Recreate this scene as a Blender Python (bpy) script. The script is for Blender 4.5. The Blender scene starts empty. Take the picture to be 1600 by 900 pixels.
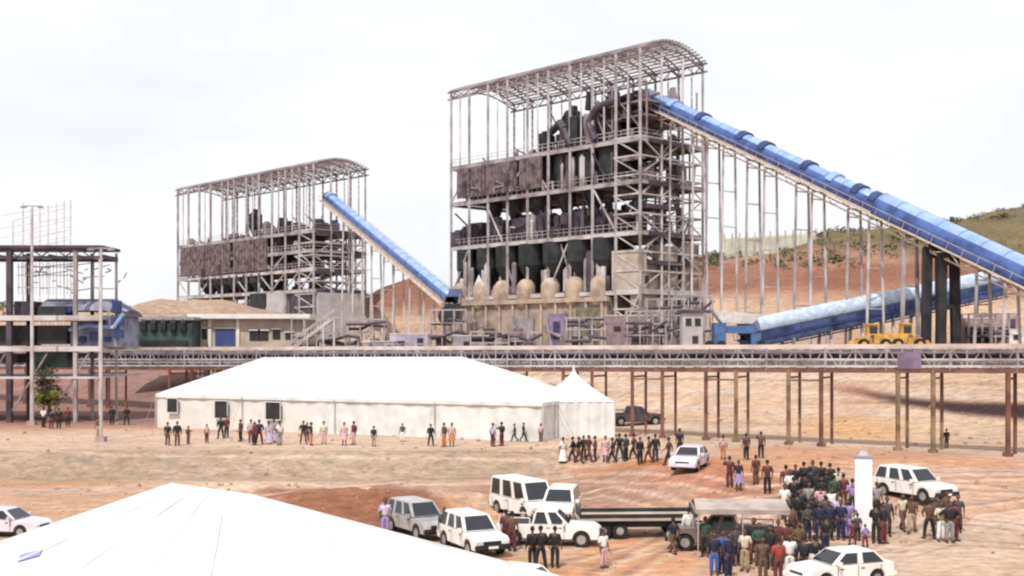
import bpy, bmesh, math, random
import numpy as np
from mathutils import Vector, Matrix
R = math.radians
rnd = random.Random(7)
sc = bpy.context.scene
COL = sc.collection

# ------------------------------------------------------------------ camera
EYE = 8.0; HZ = 532.0; F = 1800.0
cam = bpy.data.cameras.new('camera'); co = bpy.data.objects.new('camera', cam); COL.objects.link(co)
co.location = (0, 0, EYE); co.rotation_euler = (R(90), 0, 0)
cam.sensor_width = 36; cam.lens = 36 * F / 1600; cam.shift_y = (HZ - 450) / 1600
cam.clip_start = 0.5; cam.clip_end = 6000
sc.camera = co
# ------------------------------------------------------------------ light
SUN_EL, SUN_AZ = 56, 200            # azimuth clockwise from +Y (straight ahead)
sd = Vector((math.sin(R(SUN_AZ)) * math.cos(R(SUN_EL)), math.cos(R(SUN_AZ)) * math.cos(R(SUN_EL)), math.sin(R(SUN_EL))))
sl = bpy.data.lights.new('sun', 'SUN'); sl.energy = 3.7; sl.angle = R(1.0); sl.color = (1, .95, .88)
so = bpy.data.objects.new('sun', sl); COL.objects.link(so)
so.rotation_euler = (-sd).to_track_quat('-Z', 'Y').to_euler(); so.location = (0, -30, 60)
w = bpy.data.worlds.new('World'); sc.world = w; w.use_nodes = True
nt = w.node_tree; nt.nodes.clear()
out = nt.nodes.new('ShaderNodeOutputWorld'); bg = nt.nodes.new('ShaderNodeBackground')
sky = nt.nodes.new('ShaderNodeTexSky'); sky.sky_type = 'NISHITA'; sky.sun_disc = False
sky.sun_elevation = R(SUN_EL); sky.sun_rotation = R(SUN_AZ); sky.dust_density = 2.5
tc = nt.nodes.new('ShaderNodeTexCoord'); mp = nt.nodes.new('ShaderNodeMapping'); mp.inputs['Scale'].default_value = (1, 1, 4.5)
nz = nt.nodes.new('ShaderNodeTexNoise'); nz.inputs['Scale'].default_value = 2.2; nz.inputs['Detail'].default_value = 6; nz.inputs['Roughness'].default_value = .55
cr = nt.nodes.new('ShaderNodeValToRGB')
cr.color_ramp.elements[0].position = .36; cr.color_ramp.elements[0].color = (.84, .84, .84, 1)
cr.color_ramp.elements[1].position = .60; cr.color_ramp.elements[1].color = (.98, .98, .98, 1)
mx = nt.nodes.new('ShaderNodeMix'); mx.data_type = 'RGBA'
CLOUD = (12.9, 13.1, 13.6, 1)
mx.inputs[7].default_value = CLOUD
nt.links.new(tc.outputs['Generated'], mp.inputs[0]); nt.links.new(mp.outputs[0], nz.inputs[0]); nt.links.new(nz.outputs[0], cr.inputs[0])
nt.links.new(cr.outputs[0], mx.inputs[0]); nt.links.new(sky.outputs[0], mx.inputs[6]); nt.links.new(mx.outputs[2], bg.inputs[0])
bg.inputs[1].default_value = .08
nt.links.new(bg.outputs[0], out.inputs[0])
vs = sc.view_settings; vs.view_transform = 'Standard'; vs.look = 'None'; vs.gamma = 1; vs.exposure = 0.0; vs.use_curve_mapping = False
sc.cycles.max_bounces = 5; sc.cycles.diffuse_bounces = 3; sc.cycles.glossy_bounces = 2; sc.cycles.transmission_bounces = 2
sc.cycles.use_denoising = True
sc.cycles.filter_width = 2.3

# ------------------------------------------------------------------ materials
_m = {}
def mat(name, col, rough=.7, metal=0, var=.12, scale=1.5, col2=None, bump=0.0, spec=.4):
    if name in _m: return _m[name]
    m = bpy.data.materials.new(name); m.use_nodes = True; t = m.node_tree
    b = t.nodes['Principled BSDF']; b.inputs['Roughness'].default_value = rough; b.inputs['Metallic'].default_value = metal
    b.inputs['Specular IOR Level'].default_value = spec
    g = t.nodes.new('ShaderNodeTexCoord'); n = t.nodes.new('ShaderNodeTexNoise'); n.inputs['Scale'].default_value = scale; n.inputs['Detail'].default_value = 5
    r = t.nodes.new('ShaderNodeValToRGB'); c2 = col2 or tuple(c * (1 - 2 * var) for c in col)
    hi = tuple(min(1, c * (1 + var * .6)) for c in col)
    r.color_ramp.elements[0].position = .36; r.color_ramp.elements[0].color = (*c2, 1)
    r.color_ramp.elements[1].position = .60; r.color_ramp.elements[1].color = (*hi, 1)
    t.links.new(g.outputs['Object'], n.inputs[0]); t.links.new(n.outputs[0], r.inputs[0]); t.links.new(r.outputs[0], b.inputs['Base Color'])
    if bump:
        bu = t.nodes.new('ShaderNodeBump'); bu.inputs['Strength'].default_value = bump; bu.inputs['Distance'].default_value = .1
        t.links.new(n.outputs[0], bu.inputs['Height']); t.links.new(bu.outputs[0], b.inputs['Normal'])
    _m[name] = m; return m
STEEL = mat('galvanised_steel', (.38, .35, .36), .55, .1, .2, .4, (.21, .17, .17))
STEELP = mat('primed_steel', (.26, .215, .225), .65, 0, .2, .4, (.16, .12, .125))
STEELL = mat('pale_steel', (.52, .49, .49), .6, 0, .15, .4, (.33, .28, .27))
DARK = mat('dark_machinery', (.035, .033, .038), .6, .2, .3, .7, (.018, .018, .022))
DARKP = mat('purplish_machinery', (.085, .065, .085), .6, .2, .3, .7, (.04, .03, .045))
BLACKG = mat('black_hopper_paint', (.026, .029, .031), .5, 0, .3, .6)
CLAD = mat('weathered_cladding', (.17, .125, .13), .8, 0, .25, .9, (.06, .045, .05))
CONC = mat('concrete', (.37, .30, .26), .9, 0, .15, .5, (.22, .17, .15), .3)
CONCT = mat('tan_concrete', (.46, .36, .28), .9, 0, .15, .5, (.30, .22, .17), .3)
RUST = mat('rusty_column_paint', (.19, .085, .06), .8, 0, .3, .8, (.11, .05, .04))
BLUE = mat('blue_sheet', (.27, .38, .62), .35, 0, .1, .5, (.19, .29, .52), 0, .5)
BLUEP = mat('pale_blue_sheet', (.26, .38, .62), .4, 0, .15, .5)
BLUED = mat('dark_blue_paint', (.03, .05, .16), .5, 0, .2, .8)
WHITE = mat('white_canvas', (.70, .70, .69), .85, 0, .03, .9, (.58, .575, .56))
WALLC = mat('grey_wall_canvas', (.66, .64, .61), .8, 0, .05, .8)  # slightly greyer than the white canvas; left front wall and window frames
WPAINT = mat('white_vehicle_paint', (.80, .79, .77), .3, 0, .05, .8, (.72, .69, .65))
GPAINT = mat('silver_vehicle_paint', (.42, .42, .43), .3, .2, .08, 1.5)
LPAINT = mat('lilac_white_paint', (.68, .62, .70), .3, 0, .06, 1.5)
BPAINT = mat('brown_grey_paint', (.22, .18, .17), .35, .2, .12, 1.5)
DPAINT = mat('dark_vehicle_paint', (.09, .08, .09), .35, .2, .12, 1.5)
GLASS = mat('vehicle_glass', (.02, .023, .03), .12, 0, .1, 2, spec=.6)
RUBBER = mat('rubber', (.02, .02, .02), .85)
PLAST = mat('black_plastic', (.025, .025, .028), .6)
RIM = mat('wheel_rim', (.45, .45, .46), .4, .6)
LENS = mat('lamp_lens', (.75, .75, .72), .15)
REDL = mat('tail_lamp_lens', (.4, .03, .02), .3)
YEL = mat('yellow_machine_paint', (.62, .36, .07), .5, 0, .15, 1.2, (.40, .22, .06))
PINKC = mat('faded_pink_container', (.46, .32, .31), .7, 0, .15, .8)
GREYC = mat('grey_container', (.32, .29, .31), .7, 0, .15, .8)
TANW = mat('tan_wall', (.47, .39, .33), .9, 0, .12, .6)
WHITER = mat('white_roof_sheet', (.74, .70, .64), .6, 0, .06, .5)
GREEND = mat('dark_green_sheet', (.05, .085, .08), .6, 0, .25, .6)
OLIVE = mat('olive_panel', (.21, .185, .13), .8, 0, .2, .8)
VIOLET = mat('violet_sheet', (.25, .19, .30), .7, 0, .2, .8)
BLUEW = mat('blue_window', (.06, .08, .22), .4, 0, .1, .8)
BARK = mat('bark', (.12, .08, .055), .9)
LEAF = mat('leaf_green', (.06, .09, .03), .7, 0, .3, .8, (.03, .05, .02))
LEAFY = mat('leaf_yellow', (.30, .27, .06), .7, 0, .3, .8)
SCRUB = mat('scrub_leaf', (.10, .115, .05), .8, 0, .3, .05, (.06, .055, .03))
ROCK = mat('rock', (.34, .22, .15), .95, 0, .2, 1.5)
GATE = mat('grey_steel_sheet', (.46, .43, .44), .6, 0, .1, .5)

# ------------------------------------------------------------------ tools
def tag(o, label=None, cat=None, group=None, kind=None):
    if label: o['label'] = label
    if cat: o['category'] = cat
    if group: o['group'] = group
    if kind: o['kind'] = kind
    return o
def empty(name, loc, label=None, cat=None, group=None, rz=0):
    o = bpy.data.objects.new(name, None); COL.objects.link(o); o.location = loc; o.rotation_euler.z = rz; o.empty_display_size = .3
    o['org'] = (0., 0., 0.)
    return tag(o, label, cat, group)
def wempty(name, loc, label=None, cat=None, group=None):
    """thing whose parts are given in world coordinates"""
    o = empty(name, loc, label, cat, group); o['org'] = tuple(float(c) for c in loc); return o
class MB:
    def __init__(s): s.v = []; s.f = []; s.m = []; s.cur = 0
    def poly(s, pts, faces):
        k = len(s.v); s.v += [tuple(p) for p in pts]; s.f += [tuple(k + i for i in f) for f in faces]; s.m += [s.cur] * len(faces); return s
    def hexa(s, p):   # 8 points: bottom 4 ccw, top 4
        return s.poly(p, [(3, 2, 1, 0), (4, 5, 6, 7), (0, 1, 5, 4), (1, 2, 6, 5), (2, 3, 7, 6), (3, 0, 4, 7)])
    def box(s, c, d, rz=0, taper=1.0):
        cx, cy, cz = c; x, y, z = d[0] / 2, d[1] / 2, d[2] / 2; co_, si = math.cos(rz), math.sin(rz); P = []
        for zz, k in ((-z, 1), (z, taper)):
            for a, b in ((-x, -y), (x, -y), (x, y), (-x, y)):
                a *= k; b *= k; P.append((cx + a * co_ - b * si, cy + a * si + b * co_, cz + zz))
        return s.hexa(P)
    def bar(s, a, b, wd, ht=None):
        ht = ht or wd; a = Vector(a); b = Vector(b); d = b - a
        if d.length < 1e-5: return s
        d.normalize(); up = Vector((0, 0, 1)) if abs(d.z) < .95 else Vector((0, 1, 0))
        sx = d.cross(up).normalized(); uy = sx.cross(d).normalized(); P = []
        for p in (a, b):
            for i, j in ((-1, -1), (1, -1), (1, 1), (-1, 1)): P.append(p + sx * i * wd / 2 + uy * j * ht / 2)
        return s.hexa(P)
    def tube(s, a, b, r0, r1=None, n=10):
        r1 = r0 if r1 is None else r1; a = Vector(a); b = Vector(b); d = (b - a).normalized()
        up = Vector((0, 0, 1)) if abs(d.z) < .95 else Vector((0, 1, 0)); sx = d.cross(up).normalized(); uy = sx.cross(d)
        P = []
        for p, r in ((a, r0), (b, r1)):
            for i in range(n):
                t = 2 * math.pi * i / n; P.append(p + sx * math.cos(t) * r + uy * math.sin(t) * r)
        return s.poly(P, [tuple(range(n - 1, -1, -1)), tuple(range(n, 2 * n))] + [(i, (i + 1) % n, n + (i + 1) % n, n + i) for i in range(n)])
    def lathe(s, c, prof, n=14):
        P = []; Fc = []
        for r, z in prof:
            for i in range(n):
                t = 2 * math.pi * i / n; P.append((c[0] + r * math.cos(t), c[1] + r * math.sin(t), c[2] + z))
        for k in range(len(prof) - 1):
            for i in range(n): Fc.append((k * n + i, k * n + (i + 1) % n, (k + 1) * n + (i + 1) % n, (k + 1) * n + i))
        Fc.append(tuple(range(n - 1, -1, -1))); Fc.append(tuple(range((len(prof) - 1) * n, len(prof) * n)))
        return s.poly(P, Fc)
    def path(s, pts, r, n=8):
        for a, b in zip(pts[:-1], pts[1:]): s.tube(a, b, r, r, n)
        return s
    def build(s, name, m, parent=None, smooth=False, bevel=0):
        me = bpy.data.meshes.new(name); org = Vector(parent['org']) if parent is not None and 'org' in parent else Vector((0, 0, 0))
        me.from_pydata([tuple(Vector(v) - org) for v in s.v], [], s.f); me.update()
        ms = m if isinstance(m, (list, tuple)) else [m]
        for q in ms: me.materials.append(q)
        if len(ms) > 1: me.polygons.foreach_set('material_index', s.m)
        if bevel:
            b = bmesh.new(); b.from_mesh(me)
            bmesh.ops.bevel(b, geom=[e for e in b.edges if e.is_manifold and e.calc_face_angle(0) > .5], offset=bevel, segments=2, affect='EDGES', clamp_overlap=True)
            b.to_mesh(me); b.free()
        if smooth: me.shade_smooth()
        o = bpy.data.objects.new(name, me); COL.objects.link(o)
        if parent is not None: o.parent = parent; o['org'] = tuple(org)
        return o
def copy_tree(o, parent=None):
    c = o.copy(); COL.objects.link(c)
    if parent is not None: c.parent = parent
    for ch in list(o.children): copy_tree(ch, c)
    return c

# ------------------------------------------------------------------ ground shape
def sstep(a, b, x): t = np.clip((x - a) / (b - a), 0, 1); return t * t * (3 - 2 * t)
RA = np.array([35.1, 79.0]); RB = np.array([-65.8, 148.0])            # line of the long pipe gallery
rdir = (RB - RA) / np.linalg.norm(RB - RA); rn = np.array([-rdir[1], rdir[0]]) * -1
if rn[1] < 0: rn = -rn
def vnoise(x, y, seed=0):
    xi = np.floor(x); yi = np.floor(y); fx = x - xi; fy = y - yi; fx = fx * fx * (3 - 2 * fx); fy = fy * fy * (3 - 2 * fy)
    def h(a, b):
        s = np.sin(a * 127.1 + b * 311.7 + seed * 74.7) * 43758.5453; return s - np.floor(s)
    return (h(xi, yi) * (1 - fx) + h(xi + 1, yi) * fx) * (1 - fy) + (h(xi, yi + 1) * (1 - fx) + h(xi + 1, yi + 1) * fx) * fy
def fbm(x, y, o=4, seed=0):
    s = 0; a = .5
    for k in range(o): s = s + a * (vnoise(x, y, seed + k) - .5); x = x * 2.03; y = y * 2.03; a *= .5
    return s
def ridge(x, y, D, wf, wb, table):
    xs = [(p - 800) / F * D for p, q in table]; zs = [EYE + (HZ - q) / F * D for p, q in table]
    H = np.interp(x, xs, zs); t = (y - D); s = np.where(t < 0, 1 - sstep(0, 1, -t / wf), 1 - sstep(0, 1, t / wb))
    return (H - 7) * s
YARD = 7.0
def height(x, y):
    x = np.asarray(x, float); y = np.asarray(y, float)
    # foreground hollow, ramp up to the terrace; a steeper bank on the left
    bank = -2.4 + 0.8 * sstep(60, 78, y) + 1.6 * sstep(79.3, 84.0, y)
    ramp = -2.0 + 2.0 * sstep(56, 79, y)
    k = sstep(2, 10, x + (y - 80) * .3)
    z = bank * (1 - k) + ramp * k
    d = (x - RA[0]) * rn[0] + (y - RA[1]) * rn[1]
    left = 1 - sstep(-30, 0, x)
    z = z + YARD * sstep(0, 1, (d - (9 - 8 * left)) / 36.0)
    z = z + .10 * fbm(x / 3, y / 3, 4, 3) + .5 * fbm(x / 14, y / 14, 3, 9) * sstep(95, 130, y)
    for mx_, my_, ax, ay, hh in ((-9.0, 70, 5.5, 2.0, 1.0), (-3.5, 69, 3.0, 1.6, .7), (13.5, 71, 4.5, 1.6, .55), (-17, 74, 4, 1.5, .5)):
        q = np.exp(-((x - mx_) / ax) ** 2 - ((y - my_) / ay) ** 2); z = z + hh * q * (1 + 1.2 * fbm(x / 1.3, y / 1.3, 3, 51))
    hl = np.maximum.reduce([
        ridge(x, y, 330, 75, 200, [(-900, 478), (190, 480), (560, 466), (1040, 425), (1095, 404), (1200, 384), (1300, 366), (1480, 352), (1600, 344), (2400, 330)]),
        ridge(x, y, 480, 110, 260, [(-2000, 560), (1000, 540), (1200, 440), (1400, 372), (1480, 347), (1530, 338), (1600, 322), (1800, 306), (2600, 300)]),
        ridge(x, y, 255, 32, 40, [(520, 540), (566, 470), (590, 452), (640, 433), (680, 440), (730, 470), (790, 540)]),
        ridge(x, y, 190, 18, 20, [(150, 545), (185, 492), (215, 476), (250, 467), (300, 470), (350, 466), (400, 480), (440, 486), (470, 545)])])
    rough = 1 + .16 * fbm(x / 18, y / 18, 4, 21)
    return z + np.maximum(hl, 0) * rough
def h1(x, y): return float(height(x, y))
def at(px, py, Y): return Vector(((px - 800) / F * Y, Y, EYE + (HZ - py) / F * Y))
_Ys = np.arange(28, 420, .1)
def gnd(px, py):
    Z = EYE - (py - HZ) / F * _Ys; H = height((px - 800) / F * _Ys, _Ys); i = np.argmax(H >= Z)
    Y = _Ys[i]; return Vector(((px - 800) / F * Y, Y, float(H[i])))

def ground():
    def axis(lo, hi, fine, f0, f1, g):
        a = [f0]
        while a[-1] < f1: a.append(a[-1] + fine)
        s = fine
        while a[-1] < hi: s *= g; a.append(a[-1] + s)
        s = fine; b = []; c = f0
        while c > lo: s *= g; c -= s; b.append(c)
        return np.array(b[::-1] + a)
    xs = axis(-1800, 1800, .33, -30, 34, 1.03); ys = axis(-200, 3000, .24, 50, 90, 1.018)
    X, Y = np.meshgrid(xs, ys); Z = height(X, Y); n, m = X.shape
    far = sstep(700, 1500, np.hypot(X, Y)); Z = Z * (1 - far) + 4 * far
    V = np.stack([X.ravel(), Y.ravel(), Z.ravel()], 1)
    idx = np.arange(n * m).reshape(n, m)
    Q = np.stack([idx[:-1, :-1].ravel(), idx[:-1, 1:].ravel(), idx[1:, 1:].ravel(), idx[1:, :-1].ravel()], 1)
    me = bpy.data.meshes.new('ground'); me.vertices.add(len(V)); me.vertices.foreach_set('co', V.ravel())
    me.loops.add(Q.size); me.loops.foreach_set('vertex_index', Q.ravel().astype(np.int32))
    me.polygons.add(len(Q)); me.polygons.foreach_set('loop_start', np.arange(0, Q.size, 4, dtype=np.int32)); me.polygons.foreach_set('loop_total', np.full(len(Q), 4, np.int32))
    me.update(calc_edges=True); me.shade_smooth()
    # soil colours: different earths laid on the place
    x, y, z = V[:, 0], V[:, 1], V[:, 2]
    wob = fbm(x / 6, y / 3, 4, 5); wob2 = fbm(x / 16, y / 2.0, 4, 15)
    C = np.empty((len(V), 3)); C[:] = (.48, .335, .255)
    def mixc(mask, c, k=1.0):
        mk = (np.clip(mask, 0, 1) * k)[:, None]; C[:] = C * (1 - mk) + np.array(c) * mk
    sand = (.48, .335, .255); pale = (.53, .42, .33); tan = (.33, .265, .205); red = (.23, .085, .045); orange = (.46, .255, .145); pink = (.46, .345, .31)
    def poly(pts, soft=1.0, wk=2.2):
        P = [gnd(*p) for p in pts]; P = [(p.x, p.y) for p in P]; inside = np.zeros(len(V), bool); dd = np.full(len(V), 1e9)
        xx = x + wob * wk; yy = y + wob * wk
        for (ax, ay), (bx, by) in zip(P, P[1:] + P[:1]):
            c = ((ay > yy) != (by > yy)) & (xx < (bx - ax) * (yy - ay) / ((by - ay) or 1e-9) + ax); inside ^= c
            ex, ey = bx - ax, by - ay; t = np.clip(((xx - ax) * ex + (yy - ay) * ey) / (ex * ex + ey * ey), 0, 1)
            dd = np.minimum(dd, np.hypot(xx - ax - t * ex, yy - ay - t * ey))
        s = np.where(inside, dd, -dd); return sstep(-soft, soft, s)
    mixc(sstep(.03, .18, wob2), orange, .75); mixc(sstep(.05, .25, -wob2), pink, .7)
    mixc(sstep(84, 86, y) * (1 - sstep(98, 104, y)), pale, .8)
    bankm = sstep(78.0, 79.2, y + wob) * (1 - sstep(83.5, 84.8, y + wob * .7)) * (1 - sstep(-1, 8, x + (y - 80) * .3))
    mixc(bankm, tan, .85)
    mixc(poly([(300, 752), (1000, 740), (1010, 748), (760, 757), (330, 768)], .7), pale, .9)
    mixc(poly([(380, 770), (520, 762), (600, 760), (660, 764), (690, 790), (700, 812), (560, 830), (420, 800)], 1.0), red, .8)
    mixc(poly([(590, 768), (655, 770), (680, 800), (640, 800)], 1.0), (.20, .085, .05), .7)
    mixc(poly([(690, 762), (900, 742), (1130, 748), (1120, 776), (780, 790)], 1.2), (.34, .205, .165), .85)
    mixc(poly([(880, 722), (1180, 726), (1250, 738), (1130, 752), (930, 738)], 1.0), (.43, .175, .085), .75)
    mixc(poly([(900, 830), (1060, 826), (1090, 900), (880, 900)], 1.2), (.52, .27, .15), .75)
    mixc(poly([(1480, 800), (1600, 810), (1600, 900), (1380, 900), (1360, 850)], 1.4), (.52, .41, .33), .8)
    mixc(poly([(1120, 700), (1330, 692), (1600, 720), (1600, 735), (1300, 716), (1150, 712)], 1.0), (.48, .23, .12), .55)
    mixc(poly([(0, 770), (250, 768), (200, 800), (0, 815)], 1.0), (.40, .27, .19), .7)
    mixc(poly([(1000, 748), (1230, 744), (1240, 776), (1100, 780)], .8), (.36, .13, .08), .7)
    def track(pts, wd=.16, gauge=.75, c=(.30, .19, .14), k=.75):
        P = [gnd(*p) for p in pts]
        dd = np.full(len(V), 1e9); yy = y + .25 * wob; xx = x
        for a, b in zip(P, P[1:]):
            ex, ey = b.x - a.x, b.y - a.y; t = np.clip(((xx - a.x) * ex + (yy - a.y) * ey) / (ex * ex + ey * ey), 0, 1); dd = np.minimum(dd, np.hypot(xx - a.x - t * ex, yy - a.y - t * ey))
        mixc(1 - sstep(wd * .5, wd * 1.6, np.abs(dd - gauge)), c, k)
    for pts in ([(420, 764), (640, 752), (900, 742), (1130, 752), (1400, 800), (1600, 826)], [(880, 850), (1050, 806), (1250, 772), (1500, 760), (1640, 768)], [(900, 880), (1040, 850), (1080, 790), (960, 762), (760, 772)],
                [(1390, 860), (1500, 800), (1640, 780)], [(1340, 890), (1480, 846), (1640, 858)], [(1180, 748), (1330, 742), (1600, 742)], [(0, 716 - 18), (200, 700), (520, 702), (860, 704), (1010, 708)], [(940, 900), (1040, 846), (1230, 800)]):
        track(pts)
        track([(px + rnd.uniform(-25, 25), py + rnd.uniform(3, 7)) for px, py in pts], c=(.56, .45, .36), k=.6)
    # slope up to the plant
    d = (x - RA[0]) * rn[0] + (y - RA[1]) * rn[1]
    up = sstep(-4, 6, d) * (1 - sstep(60, 80, d))
    mixc(up, (.50, .37, .27), .8)
    bands = fbm(d / 5, x / 60, 3, 31); mixc(up * sstep(.03, .14, bands), (.42, .27, .15), .8); mixc(up * sstep(.02, .14, -bands), (.52, .42, .36), .8)
    b2 = fbm(d / 1.6, x / 40, 3, 61); mixc(up * sstep(.10, .2, b2), (.33, .20, .12), .6)
    lf = (1 - sstep(-30, -12, x)) * sstep(102, 112, y); mixc(lf * (1 - sstep(40, 60, d)), (.25, .145, .13), .9)
    mixc(sstep(110, 200, y) * sstep(40, 60, d) , (.36, .27, .22), .8)
    # shadow of the gully along the right bench, painted into the soil colour
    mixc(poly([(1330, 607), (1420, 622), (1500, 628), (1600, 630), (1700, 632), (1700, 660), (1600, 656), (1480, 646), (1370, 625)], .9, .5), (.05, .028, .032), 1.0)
    mixc(poly([(1290, 600), (1345, 606), (1380, 622), (1320, 618)], 2.0), (.24, .10, .06), .8)
    mixc(poly([(1250, 660), (1330, 650), (1420, 668), (1400, 690), (1250, 680)], 2.0), (.50, .30, .16), .8)
    # hills
    hz_ = z - YARD; redhill = sstep(2, 6, hz_) * (y > 150)
    mixc(redhill, (.32, .18, .13), .9)
    st = fbm(hz_ / 2.2 , x / 60, 3, 41); mixc(redhill * sstep(.02, .2, st), (.46, .30, .20), .8)
    mixc(redhill * (1 - sstep(9, 14, hz_ + 6 * wob)), (.47, .36, .27), .9); mixc(redhill * sstep(13, 15, hz_ + 5 * wob2) * (1 - sstep(19, 22, hz_ + 5 * wob2)), (.22, .105, .075), .85)
    mixc(sstep(20, 24, hz_ + 8 * wob + 4 * sstep(.3, .42, x / np.maximum(y, 1)) - 3) * (y > 240), (.12, .115, .062), .85)
    mixc((y > 165) * (y < 215) * (x < -30) * sstep(.5, 2, hz_), (.37, .28, .22), .95); mixc((y > 215) * (y < 300) * (x < 0) * sstep(4, 8, hz_ + 4 * wob), (.25, .12, .085), .9)
    mixc(sstep(450, 480, y) , (.17, .13, .09), .8)
    C *= np.array([.93, .875, .82])
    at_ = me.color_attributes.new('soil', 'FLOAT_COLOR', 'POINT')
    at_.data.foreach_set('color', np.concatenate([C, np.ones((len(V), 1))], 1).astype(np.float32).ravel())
    m = bpy.data.materials.new('soil'); m.use_nodes = True; t = m.node_tree; b = t.nodes['Principled BSDF']; b.inputs['Roughness'].default_value = .95; b.inputs['Specular IOR Level'].default_value = .15
    a = t.nodes.new('ShaderNodeAttribute'); a.attribute_name = 'soil'; g = t.nodes.new('ShaderNodeTexCoord')
    n1 = t.nodes.new('ShaderNodeTexNoise'); n1.inputs['Scale'].default_value = 1.6; n1.inputs['Detail'].default_value = 8; n1.inputs['Roughness'].default_value = .65
    n2 = t.nodes.new('ShaderNodeTexNoise'); n2.inputs['Scale'].default_value = .16; n2.inputs['Detail'].default_value = 6
    n3 = t.nodes.new('ShaderNodeTexNoise'); n3.inputs['Scale'].default_value = 5; n3.inputs['Detail'].default_value = 4
    mp2 = t.nodes.new('ShaderNodeMapping'); mp2.inputs['Scale'].default_value = (.55, 1, 1); t.links.new(g.outputs['Object'], mp2.inputs[0])
    for q in (n1, n2, n3): t.links.new(mp2.outputs[0], q.inputs[0])
    r1 = t.nodes.new('ShaderNodeMapRange'); r1.inputs[1].default_value = .3; r1.inputs[2].default_value = .7; r1.inputs[3].default_value = .66; r1.inputs[4].default_value = 1.30
    r2 = t.nodes.new('ShaderNodeMapRange'); r2.inputs[1].default_value = .3; r2.inputs[2].default_value = .7; r2.inputs[3].default_value = .86; r2.inputs[4].default_value = 1.12
    mu = t.nodes.new('ShaderNodeMath'); mu.operation = 'MULTIPLY'; t.links.new(n1.outputs[0], r1.inputs[0]); t.links.new(n2.outputs[0], r2.inputs[0]); t.links.new(r1.outputs[0], mu.inputs[0]); t.links.new(r2.outputs[0], mu.inputs[1])
    r3 = t.nodes.new('ShaderNodeMapRange'); r3.inputs[1].default_value = .32; r3.inputs[2].default_value = .68; r3.inputs[3].default_value = .82; r3.inputs[4].default_value = 1.14; t.links.new(n3.outputs[0], r3.inputs[0])
    mu2 = t.nodes.new('ShaderNodeMath'); mu2.operation = 'MULTIPLY'; t.links.new(mu.outputs[0], mu2.inputs[0]); t.links.new(r3.outputs[0], mu2.inputs[1])
    bu3 = t.nodes.new('ShaderNodeBump'); bu3.inputs['Strength'].default_value = .7; bu3.inputs['Distance'].default_value = .08; t.links.new(n3.outputs[0], bu3.inputs['Height'])
    vm = t.nodes.new('ShaderNodeVectorMath'); vm.operation = 'SCALE'; t.links.new(a.outputs['Color'], vm.inputs[0]); t.links.new(mu2.outputs[0], vm.inputs['Scale']); t.links.new(vm.outputs[0], b.inputs['Base Color'])
    bu = t.nodes.new('ShaderNodeBump'); bu.inputs['Strength'].default_value = .5; bu.inputs['Distance'].default_value = .12; t.links.new(n1.outputs[0], bu.inputs['Height']); t.links.new(bu3.outputs[0], bu.inputs['Normal']); t.links.new(bu.outputs[0], b.inputs['Normal'])
    me.materials.append(m)
    o = bpy.data.objects.new('ground', me); COL.objects.link(o); tag(o, 'red and sandy earth of the mine site, rising to hills behind', kind='structure')
ground()

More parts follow.
